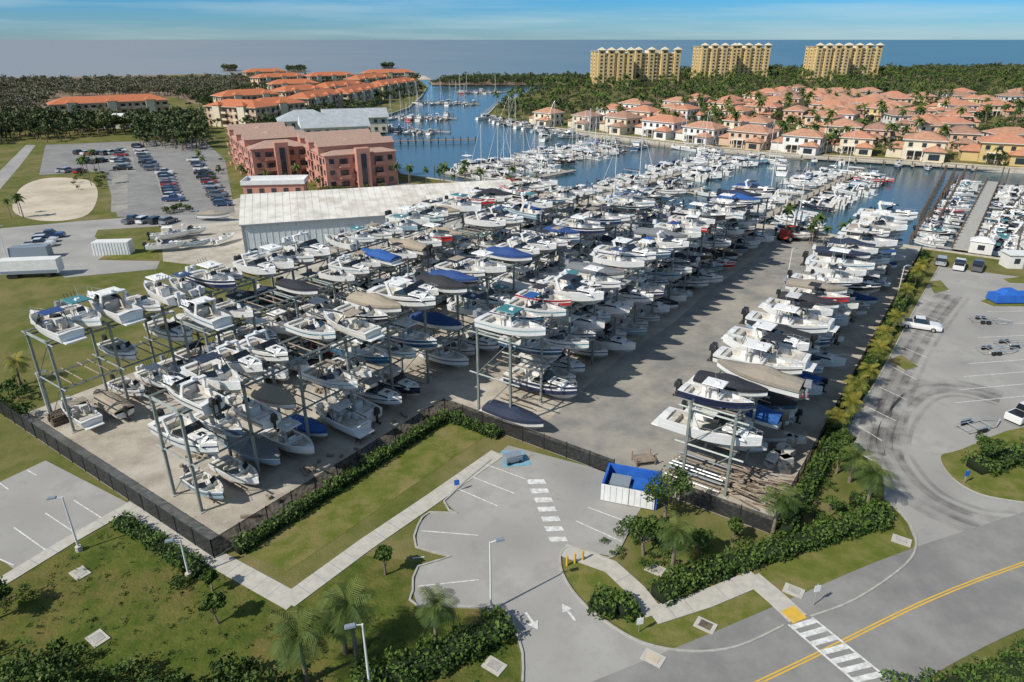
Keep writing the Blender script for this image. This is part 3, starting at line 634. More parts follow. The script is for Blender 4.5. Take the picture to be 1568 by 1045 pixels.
def addtree(x,y,data,name,mats,sc=1): 
    c=G(x,y); place(qmesh(name,*data,mats),name,(c.x,c.y,0),random.uniform(0,6),sc)
for i,(x,y,h,r) in enumerate([(1018,795,5.2,2.1),(985,850,4.2,1.8),(1280,725,3.6,1.3),(1285,700,3.2,1.0),(590,880,2.8,.8),(335,955,2.6,.9),(1505,712,3.4,1.4),(1268,792,2.2,.8),(325,905,2,.6),(60,1090,4,2.4),(-10,950,3.4,1.6),(130,1115,4,2.4),(250,1110,3.4,2.2),(380,1115,3.2,2.0),(1225,800,2,.7),(1070,850,2.6,.9),(1120,830,2.4,.8)]):
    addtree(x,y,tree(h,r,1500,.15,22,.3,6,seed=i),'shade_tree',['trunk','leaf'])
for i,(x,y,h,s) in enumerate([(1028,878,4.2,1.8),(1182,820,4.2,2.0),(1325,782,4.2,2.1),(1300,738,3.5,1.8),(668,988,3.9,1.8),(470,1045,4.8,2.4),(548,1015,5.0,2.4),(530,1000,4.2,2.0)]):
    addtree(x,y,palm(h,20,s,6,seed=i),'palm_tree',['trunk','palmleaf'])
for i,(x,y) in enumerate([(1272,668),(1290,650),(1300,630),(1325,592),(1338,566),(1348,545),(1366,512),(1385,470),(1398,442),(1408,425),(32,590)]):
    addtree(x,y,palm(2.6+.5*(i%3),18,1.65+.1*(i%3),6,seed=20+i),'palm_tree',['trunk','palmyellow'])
# ---------------------------------------------------------------- lamps, signs
def lamp(x,y,h,dirx=1):
    c=G(x,y); mb=MB(); mb.cyl((0,0,0),(0,0,.5),.28,.26,10,'walk'); mb.cyl((0,0,.5),(0,0,h),.09,.06,8,'white'); mb.cyl((0,0,h-.05),(.5*dirx,0,h+.05),.04,n=6,k='white'); mb.box((.75*dirx,0,h),(.7,.34,.13),'trim',0,.85,.85); mb.obj('street_lamp',(c.x,c.y,0),.3)
lamp(752,935,6.6); lamp(122,843,5.6,-1); lamp(290,884,3.9,-1); lamp(568,1065,6.4,-1); lamp(12,400,7)
for x,y in ((78,642),(1372,460),(1205,430)): lamp(x,y,6)
def sign(x,y,h=2.2,k='white'):
    c=G(x,y); mb=MB(); mb.cyl((0,0,0),(0,0,h),.04,n=6,k='rail'); mb.box((0,-.05,h-.75),(.5,.04,.6),k); mb.obj('traffic_sign',(c.x,c.y,0),.2)
sign(1245,927); sign(978,968,1.6); sign(1475,742,1.8,'blue'); sign(700,752,1.5,'blue')
mb=MB()
for x,y in((868,866),(880,862),(892,858)): c=G(x,y); mb.cyl((c.x,c.y,0),(c.x,c.y,1.05),.1,.1,8,'paint_y')
mb.obj('safety_bollard')
mb=MB(); w,dp,h=5.2,3.6,1.9
for (cx,cy,sx,sy) in ((0,dp/2,w,.2),(-w/2+.1,0,.2,dp-.2),(w/2-.1,0,.2,dp-.2)): mb.box((cx,cy,0),(sx,sy,h),'blue')
mb.box((-w*.02,-dp/2,.1),(w*.96,.08,h-.1),'white'); mb.box((0,-dp/2-.05,.1),(.06,.06,h-.1),'trim')
for i in range(9): mb.box((-2.3+i*.57,-dp/2-.045,.15),(.03,.02,h-.2),'trim')
mb.box((-1.1,.1,.1),(1.7,1.6,1.3),'trim',0,1.1,1.1); mb.box((1.1,.1,.1),(1.7,1.6,1.3),'blue',0,1.1,1.1)
c=G(966,757); mb.obj('dumpster_enclosure',(c.x,c.y,0),math.radians(-18))
c=G(785,707); mb=MB(); mb.box((0,0,.3),(1.8,1.1,.5),'trim'); mb.box((0,0,.8),(1.7,1,.15),'trim')
for x in(-.6,.6):
    for y in(-.5,.5): mb.cyl((x,y-.08,.22),(x,y+.08,.22),.22,n=10,k='rubber')
mb.cyl((.8,0,.8),(1.1,0,1.4),.03,n=5,k='rail'); mb.obj('utility_cart',(c.x,c.y,0),.4)
mb=MB()
for i in range(70):
    p=S(32+random.uniform(0,5),31+random.uniform(0,5),.1+random.uniform(0,1.2)); q=p+BX*random.uniform(1.5,3)+AX*random.uniform(-1,1); mb.cyl(p,q,.1,n=4,k='wood' if i%3 else 'pile')
mb.obj('timber_pile')
mb=MB()
for i in range(26): p=S(39+random.uniform(0,6),34.2+random.uniform(0,2),.0+.55*(i%3)); mb.box(p,(1.1,1,.55),'cream',random.random(),.95,.95)
mb.obj('stacked_dock_floats')
mb=MB()
for i in range(14): p=S(32+i*.3,26.2,.3+.25*(i%4)); mb.cyl(p,p+BX*5.5,.10,n=6,k=('rail','wood','trim')[i%3])
mb.obj('stored_masts')
c=G(985,708); mb=MB(); mb.box((0,0,.5),(2.2,1.5,.08),'wood'); mb.box((0,0,.15),(1.9,1.2,.1),'wood')
for x in(-1,1):
    for y in(-.7,.7): mb.box((x,y,0),(.1,.1,1.1),'wood')
mb.obj('work_table',(c.x,c.y,0),.2)
mb=MB()
for i in range(9):
    p=S(1+random.uniform(0,3),-38+random.uniform(0,4)); mb.box((p.x,p.y,0),(.6,1.6,.5),'pile',ANGB+random.uniform(-.3,.3)); mb.box((p.x,p.y,.5),(.2,1.5,.5),'pile',ANGB+.1)
mb.obj('boat_stand_pile')
mb=MB()
for i in range(90):
    p=S(random.uniform(4,28),random.choice((random.uniform(-38,-32),random.uniform(-20,-14),random.uniform(-4,-1)))); mb.box((p.x,p.y,.02+.001*i),(random.uniform(.3,1.6),.25,.25),'wood',random.random()*3)
mb.obj('blocking_timber')
c=G(1207,368); mb=MB(); mb.box((0,0,.7),(4.4,2.2,1.0),'red',0,.95,.95); mb.box((-1.7,0,1.6),(1.1,2.1,1.0),'red',0,.8,.9); mb.box((.2,0,1.6),(1.5,1.5,1.5),'glass',0,.85,.9); mb.box((.2,0,3.1),(1.6,1.7,.12),'red')
for y in(-.6,.6): mb.box((2.4,y,.1),(.3,.25,6.2),'trim'); mb.box((4.2,y,.35),(3.6,.25,.12),'trim')
for z in(2,4,6.1): mb.box((2.4,0,z),(.2,1.2,.2),'trim')
for x in(-1.5,1.5):
    for y in(-1.2,1.2): mb.cyl((x,y-.25,.75),(x,y+.25,.75),.75,n=14,k='rubber'); mb.cyl((x,y-.27,.75),(x,y+.27,.75),.35,n=10,k='white')
mb.obj('boat_forklift',(c.x,c.y,.03),.6)
# ---------------------------------------------------------------- cars
def car(kind='suv'):
    mb=MB()
    if kind=='suv': st=[(-2.3,.80,.95,.95),(-2.25,.9,1.0,1.0),(-2.0,.92,1.02,1.62),(-1.2,.93,1.02,1.7),(.2,.93,1.0,1.68),(.95,.92,.98,1.02),(1.9,.9,.9,.9),(2.3,.78,.75,.75)]
    elif kind=='sedan': st=[(-2.3,.78,.85,.85),(-2.1,.88,.95,.95),(-1.6,.9,.97,1.0),(-.9,.9,.95,1.4),(.2,.9,.93,1.42),(.95,.9,.92,.95),(1.9,.88,.82,.82),(2.3,.75,.65,.65)]
    else: st=[(-2.9,.9,1.05,1.05),(-2.85,.95,1.1,1.1),(-.95,.96,1.1,1.12),(-.8,.96,1.12,1.8),(.5,.96,1.1,1.82),(1.2,.96,1.1,1.14),(2.5,.94,1.05,1.05),(2.85,.86,.85,.85)]
    R=[]
    for x,w,b,t in st: 
        wr=w*(.80 if t>b+.2 else .93); R.append([(x,-w*.95,.3),(x,-w,.62),(x,-w*.97,b),(x,-wr,t),(x,wr,t),(x,w*.97,b),(x,w,.62),(x,w*.95,.3)])
    for i in range(len(R)-1):
        tall=max(st[i][3]-st[i][2],st[i+1][3]-st[i+1][2])>.2; both=min(st[i][3]-st[i][2],st[i+1][3]-st[i+1][2])>.2
        for j in range(7):
            k='carpaint'
            if tall and j in(2,4): k='glass'
            if tall and not both and j==3: k='glass'
            mb.quad(R[i][j],R[i+1][j],R[i+1][j+1],R[i][j+1],k)
    mb.add(R[0],[tuple(range(8))],'carpaint'); mb.add(R[-1],[tuple(range(8))[::-1]],'carpaint')
    L=st[-1][0]
    for x in(-L*.62,L*.62):
        for y in(-.86,.86): mb.cyl((x,y-.12,.34),(x,y+.12,.34),.36,n=14,k='rubber'); mb.cyl((x,y-.13,.34),(x,y+.13,.34),.2,n=10,k='rail')
    for y in(-.6,.6): mb.box((L-.06,y,.58),(.08,.3,.14),'white'); mb.box((-L+.03,y,.75),(.06,.2,.2),'red')
    if kind=='pickup': mb.box((-1.9,0,1.085),(1.7,1.6,.04),'black')
    return mb.mesh(kind)
CM={k:car(k) for k in('suv','sedan','pickup')}
CC=[(.65,.65,.65),(.7,.7,.69),(.02,.02,.02),(.1,.1,.11),(.05,.05,.06),(.25,.26,.28),(.3,.03,.03),(.03,.06,.16),(.35,.37,.39),(.03,.03,.035),(.12,.13,.15)]
def putcar(x,y,ang,kind=None,col=None):
    c=G(x,y); kind=kind or random.choice(('suv','sedan','suv','pickup')); place(CM[kind],{'suv':'parked_suv','sedan':'parked_car','pickup':'pickup_truck'}[kind],(c.x,c.y,.03),ang+random.uniform(-.05,.05),1,col or random.choice(CC))
putcar(1407,503,ANGB+.15,'pickup',(.74,.74,.73)); putcar(1570,640,.5,'pickup',(.7,.7,.7))
for x,y in((1468,410),(1496,412),(1440,404)): putcar(x,y,ANGA)
for i in range(5): putcar(46+i*8,392-i*7,.3)
for i in range(4): putcar(205+i*18,341+i*.5-1,1.3)
for i in range(11): putcar(300+i*4.2,247+i*6.8,.1) if random.random()<.9 else None
for i in range(11): putcar(252+i*1.5,262+i*4.6,.1) if random.random()<.85 else None
for i in range(9): putcar(212+i*3,226+i*5,.1) if random.random()<.85 else None
for i in range(5): putcar(186+i*.8,232+i*7,.1)
for i in range(7): putcar(122+i*10,236+random.uniform(-1,1),1.4) if random.random()<.85 else None
for i in range(6): putcar(135+i*11,249+random.uniform(-1,1),1.4) if random.random()<.85 else None
for i in range(6): putcar(78+i*9,262+i*.5,1.4) if random.random()<.8 else None
for i in range(3): putcar(845+i*14,330-i*1.5,1.2)
def trailer(x,y,ang):
    mb=MB()
    for s in(-.8,.8): mb.cyl((-2.8,s,.5),(1.5,s,.5),.06,n=4,k='rail'); mb.cyl((1.5,s,.5),(3.2,0,.5),.06,n=4,k='rail')
    for xx in(-2.6,-1,.8): mb.cyl((xx,-.8,.5),(xx,.8,.5),.05,n=4,k='rail')
    for xx in(-1.2,-.4):
        for s in(-1,1): mb.cyl((xx,s-.1,.33),(xx,s+.1,.33),.33,n=12,k='rubber'); mb.box((xx,s,.68),(.75,.26,.05),'rail')
    mb.cyl((3.2,0,.5),(3.2,0,.1),.04,n=5,k='rail')
    c=G(x,y); mb.obj('boat_trailer',(c.x,c.y,.03),ang)
trailer(1498,655,.35); trailer(1513,494,-.2); trailer(1552,530,.1); trailer(1525,540,.1)
c=G(1545,462); mb=MB(); mb.box((0,0,.3),(6.5,2.8,1.2),'blue',0,.97,.9); mb.box((-.6,0,1.5),(3,2.2,.8),'blue',0,.5,.6); mb.obj('tarp_covered_boat',(c.x,c.y,0),.05)
c=G(1554,408); mb=MB(); mb.box((0,0,0),(4.5,3,2.6),'white_w'); mb.box((0,0,2.6),(5,3.5,.2),'white'); mb.box((-.8,-1.52,1),(1,.06,1),'window'); mb.box((.9,-1.52,0.05),(.9,.06,2.1),'trim'); mb.obj('dock_office_kiosk',(c.x,c.y,0),-.1)
c=G(1500,386); mb=MB(); mb.box((0,0,0),(4,3,2.4),'white_w'); mb.box((0,0,2.4),(4.4,3.4,.8),'white',0,.3,.3); mb.box((0,-1.52,.8),(1.2,.06,1),'window'); mb.obj('dock_hut',(c.x,c.y,0),-.6)
c=G(52,423); mb=MB(); mb.box((0,0,.9),(10,2.5,2.5),'white'); mb.box((0,-1.27,1.0),(9.6,.03,.5),'trim')
for x in(-3.5,-2.6,3.0):
    for y in(-1,1): mb.cyl((x,y-.15,.45),(x,y+.15,.45),.48,n=12,k='rubber')
mb.obj('white_cargo_trailer',(c.x,c.y,0),.15)
c=G(176,388); mb=MB(); mb.box((0,0,0),(7,2.6,2.7),'white'); 
for i in range(12): mb.box((-3.2+i*.58,-1.33,.1),(.18,.06,2.5),'shed')
mb.obj('shipping_container',(c.x,c.y,0),.1)
c=G(50,395); mb=MB(); mb.box((0,0,.2),(7,2.6,2.3),'trim',0,.97,.9); mb.obj('covered_trailer',(c.x,c.y,0),.2)
# ---------------------------------------------------------------- buildings
def building(name,c,ang,Wd,D,st,sh,wall,roof='hip',rk='terra',rh=3,win=3.2,balc=0,ov=.7,wk='window',trim=None):
    mb=MB(); h=st*sh; mb.box((Wd/2,D/2,0),(Wd,D,h),wall)
    def side(org,dx,L,nx,ny):
        n=max(1,int(L/win)); 
        for f in range(st):
            z=f*sh+sh*.3
            for i in range(n):
                u=(i+.5)*L/n; cx,cy=org[0]+dx[0]*u,org[1]+dx[1]*u; rot=math.atan2(dx[1],dx[0])
                bal=balc and (i%balc==1)
                ww=win*(.42 if not bal else .72); hh=sh*(.45 if not bal else .68); zz=z if not bal else f*sh+.1
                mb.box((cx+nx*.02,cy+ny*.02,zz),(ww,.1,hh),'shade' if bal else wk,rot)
                if bal:
                    mb.box((cx+nx*.8,cy+ny*.8,f*sh-.05),(win*.86,1.5,.16),trim or wall,rot); mb.box((cx+nx*1.5,cy+ny*1.5,f*sh+.11),(win*.86,.08,.85),trim or wall,rot)
                    mb.box((cx+nx*.09,cy+ny*.09,zz+.05),(ww*.5,.06,hh*.9),'window',rot)
                else: mb.box((cx+nx*.08,cy+ny*.08,zz-.12),(ww+.3,.18,.12),trim or wall,rot)
    side((0,0),(1,0),Wd,0,-1); side((Wd,D),(-1,0),Wd,0,1); side((0,D),(0,-1),D,-1,0); side((Wd,0),(0,1),D,1,0)
    mb.box((Wd/2,D/2,h),(Wd+2*ov,D+2*ov,.22),trim or wall); z0=h+.225
    a,b,c_,d=(-ov,-ov,z0),(Wd+ov,-ov,z0),(Wd+ov,D+ov,z0),(-ov,D+ov,z0)
    if roof=='hip':
        if Wd>=D: r0,r1=(D/2,D/2,z0+rh),(Wd-D/2,D/2,z0+rh); mb.add([a,b,c_,d,r0,r1],[(0,1,5,4),(1,2,5),(2,3,4,5),(3,0,4)],rk)
        else: r0,r1=(Wd/2,Wd/2,z0+rh),(Wd/2,D-Wd/2,z0+rh); mb.add([a,b,c_,d,r0,r1],[(0,1,4),(1,2,5,4),(2,3,5),(3,0,4,5)],rk)
    elif roof=='gable':
        r0,r1=(-ov,D/2,z0+rh),(Wd+ov,D/2,z0+rh); mb.add([a,b,c_,d,r0,r1],[(0,1,5,4),(2,3,4,5)],rk); mb.add([a,b,c_,d,r0,r1],[(1,2,5),(3,0,4)],wall)
    else:
        for (cx,cy,sx,sy) in ((Wd/2,-ov+.15,Wd+2*ov,.3),(Wd/2,D+ov-.15,Wd+2*ov,.3),(-ov+.15,D/2,.3,D+2*ov-.6),(Wd+ov-.15,D/2,.3,D+2*ov-.6)): mb.box((cx,cy,z0),(sx,sy,.9),trim or wall)
    k=max(1,int(max(Wd,D)/min(Wd,D)+.5))
    for i in range(k):
        t=(i+.5)/k; lx,ly=(Wd*t,D/2) if Wd>D else(Wd/2,D*t); EX.append((c.x+math.cos(ang)*lx-math.sin(ang)*ly,c.y+math.sin(ang)*lx+math.cos(ang)*ly,min(Wd,D)*.66))
    return mb,c,ang,name
def fin(t): mb,c,ang,name=t; return mb.obj(name,(c.x,c.y,0),ang)
mb=MB(); Wd,D,h=59,28,6.4; ang=math.atan2(17.1,56.6)
mb.box((Wd/2,D/2,0),(Wd,D,h),'shed')
for i in range(int(Wd/1.2)): mb.box((i*1.2+.6,-.03,.1),(.1,.08,h-.2),'shed')
for i in range(int(D/1.2)):
    for x in(-.03,Wd+.03): mb.box((x,i*1.2+.6,.1),(.08,.1,h-.2),'shed')
rh=3.2; e=.5; z=h+.05
mb.add([(-e,-e,z),(Wd+e,-e,z),(Wd+e,D+e,z),(-e,D+e,z),(-e,D/2,z+rh),(Wd+e,D/2,z+rh)],[(0,1,5,4),(2,3,4,5)],'shedroof')
mb.add([(0,0,h),(0,D,h),(0,D/2,h+rh)],[(0,1,2)],'shed'); mb.add([(Wd,0,h),(Wd,D,h),(Wd,D/2,h+rh)],[(0,1,2)],'shed')
for i in range(int(Wd/1.5)):
    x=i*1.5+.4; mb.add([(x,-e,z+.01),(x+.07,-e,z+.01),(x+.07,D/2,z+rh+.05),(x,D/2,z+rh+.05)],[(0,1,2,3)],'cream')
mb.box((Wd/2,-e-.05,z-.2),(Wd+1,.15,.25),'trim'); mb.box((Wd-7,-.06,0),(6,.1,5),'trim'); mb.box((Wd-16,-.06,0),(6,.1,5),'white'); mb.box((-.06,D/2,0),(.1,7,5),'white')
for x in (0,Wd): 
    for y in(0,D): mb.box((x,y,0),(.35,.35,h),'trim')
mb.obj('boat_storage_shed',(-53.5,132.9,0),ang); 
pa=math.atan2(9.8,17.6)
def pink(c,Wd,D):
    mb,c,a,n=building('pink_apartment_building',c,pa,Wd,D,3,3.2,'pink','hip','pinkroof',2.6,3.4,3,.5)
    for i in range(3):
        y=D*(i+.5)/3; mb.box((Wd*.5,y,9.7),(Wd+1.6,3.6,2.2),'pink'); mb.add([(-1.0,y-2.2,11.9),(Wd+1.0,y-2.2,11.9),(Wd+1.0,y+2.2,11.9),(-1.0,y+2.2,11.9),(-1.0,y,13.4),(Wd+1.0,y,13.4)],[(0,1,5,4),(2,3,4,5),(1,2,5),(3,0,4)],'pinkroof')
    mb.box((Wd/2,-1.2,0),(4,2.4,11.5),'pink'); mb.box((Wd/2,-2.43,1),(1.6,.06,9),'window')
    fin((mb,c,a,n))
pink(G(503,292),21,32); pink(G(392,279),17,44)
fin(building('pool_house',G(375,306),.12,16,7,1,4,'pink','flat','pinkroof',1,3,0,.4,trim='white'))
fin(building('marina_clubhouse',G(468,224),.35,26,16,2,3.5,'white_w','gable','greyroof',4,3.4,3,1)); fin(building('marina_clubhouse',G(432,212),.35,22,14,2,3.5,'white_w','hip','greyroof',4,3.4,0,1)); fin(building('marina_clubhouse',G(500,206),.3,28,14,2,3.4,'cream_w','gable','greyroof',3.5,3.4,0,1))
fin(building('pavilion',G(158,197),.1,14,9,1,4,'white_w','hip','white',2.5,3,0,1))
for (p,q,D,st) in [((85,190),(262,180),14,3),((320,192),(395,196),15,3),((398,192),(470,185),15,3),((345,174),(430,168),14,3),((475,178),(530,166),14,3),((535,168),(585,155),14,3),((588,152),(640,142),13,3),((440,164),(500,158),14,3),
                   ((505,156),(560,148),13,3),((400,137),(470,133),15,3),((478,134),(545,131),15,3),((552,140),(600,134),14,3),((420,150),(490,147),14,3),((560,128),(635,126),14,3),((380,126),(440,124),14,3)]:
    a,b=G(*p),G(*q); L=(b-a).length; ang=math.atan2((b-a).y,(b-a).x)
    mb,c,a_,n=building('terracotta_condominium',a,ang,L,D,st,3.1,random.choice(('peach_w','ochre_w','peach_w')),'hip','terra',3,3.3,2,1,trim='cream_w')
    k=max(1,int(L/14))
    for i in range(k): mb.box(((i+.5)*L/k,-.6,0),(4.2,2.4,st*3.1+.8),'cream_w'); x=(i+.5)*L/k; mb.add([(x-2.6,-2.2,st*3.1+.81),(x+2.6,-2.2,st*3.1+.81),(x+2.6,3,st*3.1+.81),(x-2.6,3,st*3.1+.81),(x,0.5,st*3.1+2.6)],[(0,1,4),(1,2,4),(2,3,4),(3,0,4)],'terra')
    fin((mb,c,a_,n))
def tower(c,ang,Wd,D,st):
    mb,c,a,n=building('yellow_condominium_tower',c,ang,Wd,D,st,3.05,'yellow','flat','cream_w',1,3.7,2,.5,trim='cream_w')
    h=st*3.05
    for fx in (.08,.36,.64,.92):
        x=Wd*fx; mb.box((x,-.9,0),(6,2.6,h+3.5),'yellow'); mb.box((x,-.9,h+3.5),(7,5,.4),'cream_w'); mb.add([(x-3.6,-3.4,h+3.9),(x+3.6,-3.4,h+3.9),(x+3.6,1.6,h+3.9),(x-3.6,1.6,h+3.9),(x,-.9,h+6.2)],[(0,1,4),(1,2,4),(2,3,4),(3,0,4)],'cream_w')
        for f in range(st): mb.box((x,-2.22,f*3.05+.9),(2.2,.08,1.5),'window'); mb.box((x,-2.3,f*3.05+.6),(3.2,.2,.14),'cream_w')
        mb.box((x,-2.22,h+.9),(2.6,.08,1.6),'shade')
    for fy in(.25,.75):
        mb.box((-.9,D*fy,0),(2.6,6,h+2.5),'yellow'); mb.box((-.9,D*fy,h+2.5),(4,7,.4),'cream_w')
        for f in range(st): mb.box((-2.22,D*fy,f*3.05+.9),(.08,2.2,1.5),'window')
    mb.box((Wd*.5,D*.5,h),(Wd*.3,D*.5,3),'cream_w')
    fin((mb,c,a,n))
c=G(914,134); tower(c,.15,32,20,9); tower(Vector((c.x+36,c.y+26,0)),.2,46,20,9)
c=G(1069,124); tower(c,.1,38,20,10); tower(Vector((c.x+41,c.y+20,0)),.1,38,20,10)
c=G(1242,124); tower(c,.1,36,20,10); tower(Vector((c.x+39,c.y+20,0)),.1,40,20,10)
def villa(i):
    rk=('terra2','terra3','terra4','terra2','terra3')[i%5]; wl=('cream_w','white_w','peach_w','cream_w','ochre_w','white_w')[i%6]
    W_=12+2*(i%3); mb,_,_,_=building('v',Vector((9999,9999,0)),0,W_,10,2,3.1,wl,'hip',rk,2.3,3.1,0,.7,trim='white_w')
    mb.box((W_*.78,-2,0),(6,4.2,3.3),wl); z=3.305; x=W_*.78; mb.add([(x-3.6,-4.8,z),(x+3.6,-4.8,z),(x+3.6,.2,z),(x-3.6,.2,z),(x,-1.6,z+1.7),(x,0.2,z+1.7)],[(0,1,4),(1,2,5,4),(3,0,4,5)],rk)
    mb.box((x,-4.13,.6),(3.2,.08,1.9),'window'); mb.box((W_*.3,-1,3.1),(5,2.2,.15),'white_w')
    for xx in(-2.3,0,2.3): mb.box((W_*.3+xx,-1.95,0),(.25,.25,3.1),'white_w')
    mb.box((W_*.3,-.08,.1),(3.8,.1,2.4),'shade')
    mb.box((-2.4,5,0),(4.8,7,3.2),wl); mb.add([(-5.4,.9,3.21),(.3,.9,3.21),(.3,9.1,3.21),(-5.4,9.1,3.21),(0,5,5.0),(-2.5,5,5.0)],[(0,1,4,5),(2,3,5,4),(3,0,5)],rk)
    return mb.mesh('villa')
VM=[villa(i) for i in range(15)]
FB=[G(790,192),G(900,206),G(1000,217),G(1100,229),G(1250,241),G(1400,250),G(1568,262),Vector((420,210,0))]
def bankpt(s):
    for i in range(len(FB)-1):
        L=(FB[i+1]-FB[i]).length
        if s<=L: d=(FB[i+1]-FB[i]).normalized(); return FB[i]+d*s,d
        s-=L
    return None,None
vill=0
for row in range(9):
    s=random.uniform(0,12)
    while True:
        P_,d=bankpt(s)
        if P_ is None: break
        nn=Vector((-d.y,d.x,0)); c=P_+nn*(12+row*34+random.uniform(-4,4)); s+=random.uniform(22,31) if row else random.uniform(21,25)
        if c.y>620 or c.x>c.y*.9 or (row>1 and random.random()<.08*min(row,3)): continue
        a=math.atan2(d.y,d.x)+random.uniform(-.1,.1)+(math.pi*.5*random.choice((0,0,1)) if row else 0)
        me=random.choice(VM); sc=random.uniform(.92,1.1)
        place(me,'villa',(c.x,c.y,0),a,sc); EX.append((c.x+math.cos(a)*6-math.sin(a)*4,c.y+math.sin(a)*6+math.cos(a)*4,8.5)); vill+=1
# ---------------------------------------------------------------- vegetation masses
TF=[tree(9,4.2,150,.7,14,.3,2,seed=100+i) for i in range(5)]
TS=[tree(6,3.4,120,.55,12,.25,2,seed=120+i) for i in range(4)]
PF=[palm(7+i,13,2.6,3,seed=200+i,detail=False) for i in range(4)]
sheet('forest_floor',[(-250,135),(0,127),(150,128),(380,124),(400,132),(330,158),(300,160),(270,148),(85,150),(60,190),(-60,205),(-300,220)],.015,'soil')
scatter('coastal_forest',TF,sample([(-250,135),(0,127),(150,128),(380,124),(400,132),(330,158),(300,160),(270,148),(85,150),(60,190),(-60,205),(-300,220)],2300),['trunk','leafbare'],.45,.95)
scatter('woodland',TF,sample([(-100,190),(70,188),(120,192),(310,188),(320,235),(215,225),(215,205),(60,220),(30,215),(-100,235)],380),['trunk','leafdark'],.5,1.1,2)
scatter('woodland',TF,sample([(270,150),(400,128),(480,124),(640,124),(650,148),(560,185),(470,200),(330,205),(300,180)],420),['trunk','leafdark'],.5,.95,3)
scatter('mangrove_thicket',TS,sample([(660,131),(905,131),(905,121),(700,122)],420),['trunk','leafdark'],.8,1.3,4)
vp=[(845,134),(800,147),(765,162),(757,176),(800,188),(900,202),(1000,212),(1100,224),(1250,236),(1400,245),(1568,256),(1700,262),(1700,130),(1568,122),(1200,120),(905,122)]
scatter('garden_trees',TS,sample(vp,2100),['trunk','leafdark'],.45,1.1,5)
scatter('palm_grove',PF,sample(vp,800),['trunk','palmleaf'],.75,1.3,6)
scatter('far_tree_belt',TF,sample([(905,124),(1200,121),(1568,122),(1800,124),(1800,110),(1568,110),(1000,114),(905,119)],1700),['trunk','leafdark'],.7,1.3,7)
for q in ([(440,110),(468,110),(468,107),(440,107)],[(342,108),(362,108),(362,106.5),(342,106.5)],[(585,104),(602,104),(602,103),(585,103)]):
    sheet('mangrove_islet',q,-.5,'soil'); scatter('mangrove_thicket',TF,sample(q,90,excl=False),['trunk','leafdark'],.5,.85,9)
scatter('palm_grove',PF,sample([(600,285),(650,275),(830,292),(800,300),(620,290)],16)+sample([(210,215),(300,200),(320,260),(330,300),(300,265)],10)+sample([(120,262),(160,255),(175,300),(150,300)],5)+sample([(0,320),(50,330),(60,338),(0,340)],3)+sample([(1150,360),(1250,372),(1330,380),(1250,384)],8)+sample([(330,280),(500,300),(520,293),(400,280)],6),['trunk','palmleaf'],.45,.75,10)
scatter('shrubs',TS,sample([(95,285),(150,262),(170,270),(160,290),(120,292)],14)+sample([(350,300),(500,298),(600,290),(500,294)],25)+sample([(0,600),(60,590),(60,640),(0,650)],7)+sample([(345,230),(330,260),(320,290),(330,300)],10)+sample([(250,325),(290,318),(295,324),(255,330)],12),['trunk','leaf'],.2,.4,11)
bush=[tree(1.6,1.3,260,.13,10,.1,0,seed=300+i) for i in range(4)]
scatter('wild_bushes',bush,sample([(-100,1000),(60,1000),(180,1030),(330,1040),(480,1060),(480,1140),(-200,1140)],100),['trunk','leaf'],.6,1.4,12)
scatter('wild_bushes',bush,sample([(-60,900),(40,905),(60,960),(-60,980)],8)+sample([(230,850),(300,880),(330,930),(250,900)],4),['trunk','leaf'],.4,.8,15)
scatter('shrubs',bush,sample([(905,840),(960,800),(1050,800),(1160,830),(1000,880)],16)+sample([(1180,820),(1260,740),(1320,790),(1200,830)],14)+sample([(1500,720),(1568,680),(1650,700),(1568,740)],10)+sample([(1380,1060),(1568,1000),(1640,1000),(1568,1090)],22),['trunk','leaf'],.3,.8,13)
tuft=[tree(.35,.45,30,.08,4,.1,0,seed=400+i) for i in range(3)]
scatter('weeds',tuft,sample([(0,900),(190,800),(440,935),(640,930),(780,1000),(780,1100),(-150,1100)],450),['trunk','leaf'],.4,1.0,14)
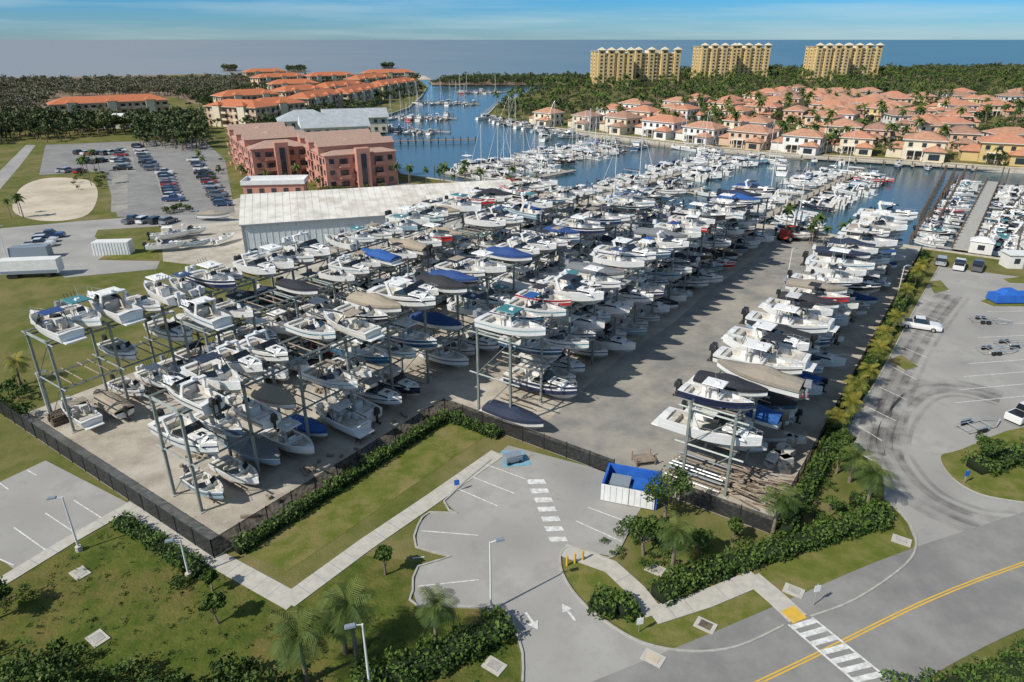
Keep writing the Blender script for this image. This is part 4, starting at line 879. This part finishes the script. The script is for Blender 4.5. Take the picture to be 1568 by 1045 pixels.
# ---------------------------------------------------------------- light, sky, camera
w=bpy.data.worlds.new('World'); scene.world=w; w.use_nodes=True; nt=w.node_tree; bg=nt.nodes['Background']; N=nt.nodes; L=nt.links
sky=N.new('ShaderNodeTexSky'); sky.sky_type='NISHITA'; sky.sun_disc=False
EL=math.radians(42); AZ=math.radians(235); sky.sun_elevation=EL; sky.sun_rotation=AZ; sky.air_density=1.0; sky.dust_density=.3; sky.ozone_density=3.0
tc=N.new('ShaderNodeTexCoord'); sx=N.new('ShaderNodeSeparateXYZ'); L.new(tc.outputs['Generated'],sx.inputs[0])
cr=N.new('ShaderNodeValToRGB'); e=cr.color_ramp.elements; e[0].position=0; e[0].color=(.36,.60,.90,1); e[1].position=1; e[1].color=(1,.93,.80,1)
x1=e.new(.055); x1.color=(.13,.48,.92,1); x2=e.new(.35); x2.color=(.85,.88,.84,1)
L.new(sx.outputs[2],cr.inputs[0])
mul=N.new('ShaderNodeMix'); mul.data_type='RGBA'; mul.blend_type='MULTIPLY'; mul.inputs[0].default_value=1; L.new(sky.outputs[0],mul.inputs[6]); L.new(cr.outputs[0],mul.inputs[7])
mp=N.new('ShaderNodeMapping'); mp.inputs['Scale'].default_value=(2.2,2.2,38); L.new(tc.outputs['Generated'],mp.inputs[0])
cn=N.new('ShaderNodeTexNoise'); cn.inputs['Scale'].default_value=1.6; cn.inputs['Detail'].default_value=7; L.new(mp.outputs[0],cn.inputs['Vector'])
cm=N.new('ShaderNodeMapRange'); cm.inputs[1].default_value=.45; cm.inputs[2].default_value=.8; cm.inputs[4].default_value=.45; L.new(cn.outputs['Fac'],cm.inputs[0])
mc=N.new('ShaderNodeMix'); mc.data_type='RGBA'; mc.inputs[7].default_value=(5,6.0,6.2,1); L.new(cm.outputs[0],mc.inputs[0]); L.new(mul.outputs[2],mc.inputs[6])
L.new(mc.outputs[2],bg.inputs[0]); bg.inputs[1].default_value=.125
sd=bpy.data.lights.new('sun','SUN'); sd.energy=4.7; sd.angle=math.radians(.5); sd.color=(1,.94,.84)
so=bpy.data.objects.new('sun',sd); scene.collection.objects.link(so)
dirv=Vector((-math.sin(AZ)*math.cos(EL),-math.cos(AZ)*math.cos(EL),-math.sin(EL))); so.rotation_euler=dirv.to_track_quat('-Z','Y').to_euler(); so.location=(0,0,80)
cd=bpy.data.cameras.new('camera'); cam=bpy.data.objects.new('camera',cd); scene.collection.objects.link(cam)
cam.location=(0,0,H); cam.rotation_euler=(math.pi/2-PITCH,0,0); cd.lens=24; cd.sensor_width=36; cd.clip_end=100000; cd.clip_start=.5
scene.camera=cam
scene.view_settings.view_transform='Standard'; scene.view_settings.look='None'; scene.view_settings.exposure=0
print('objects',len(bpy.data.objects),'villas',vill)
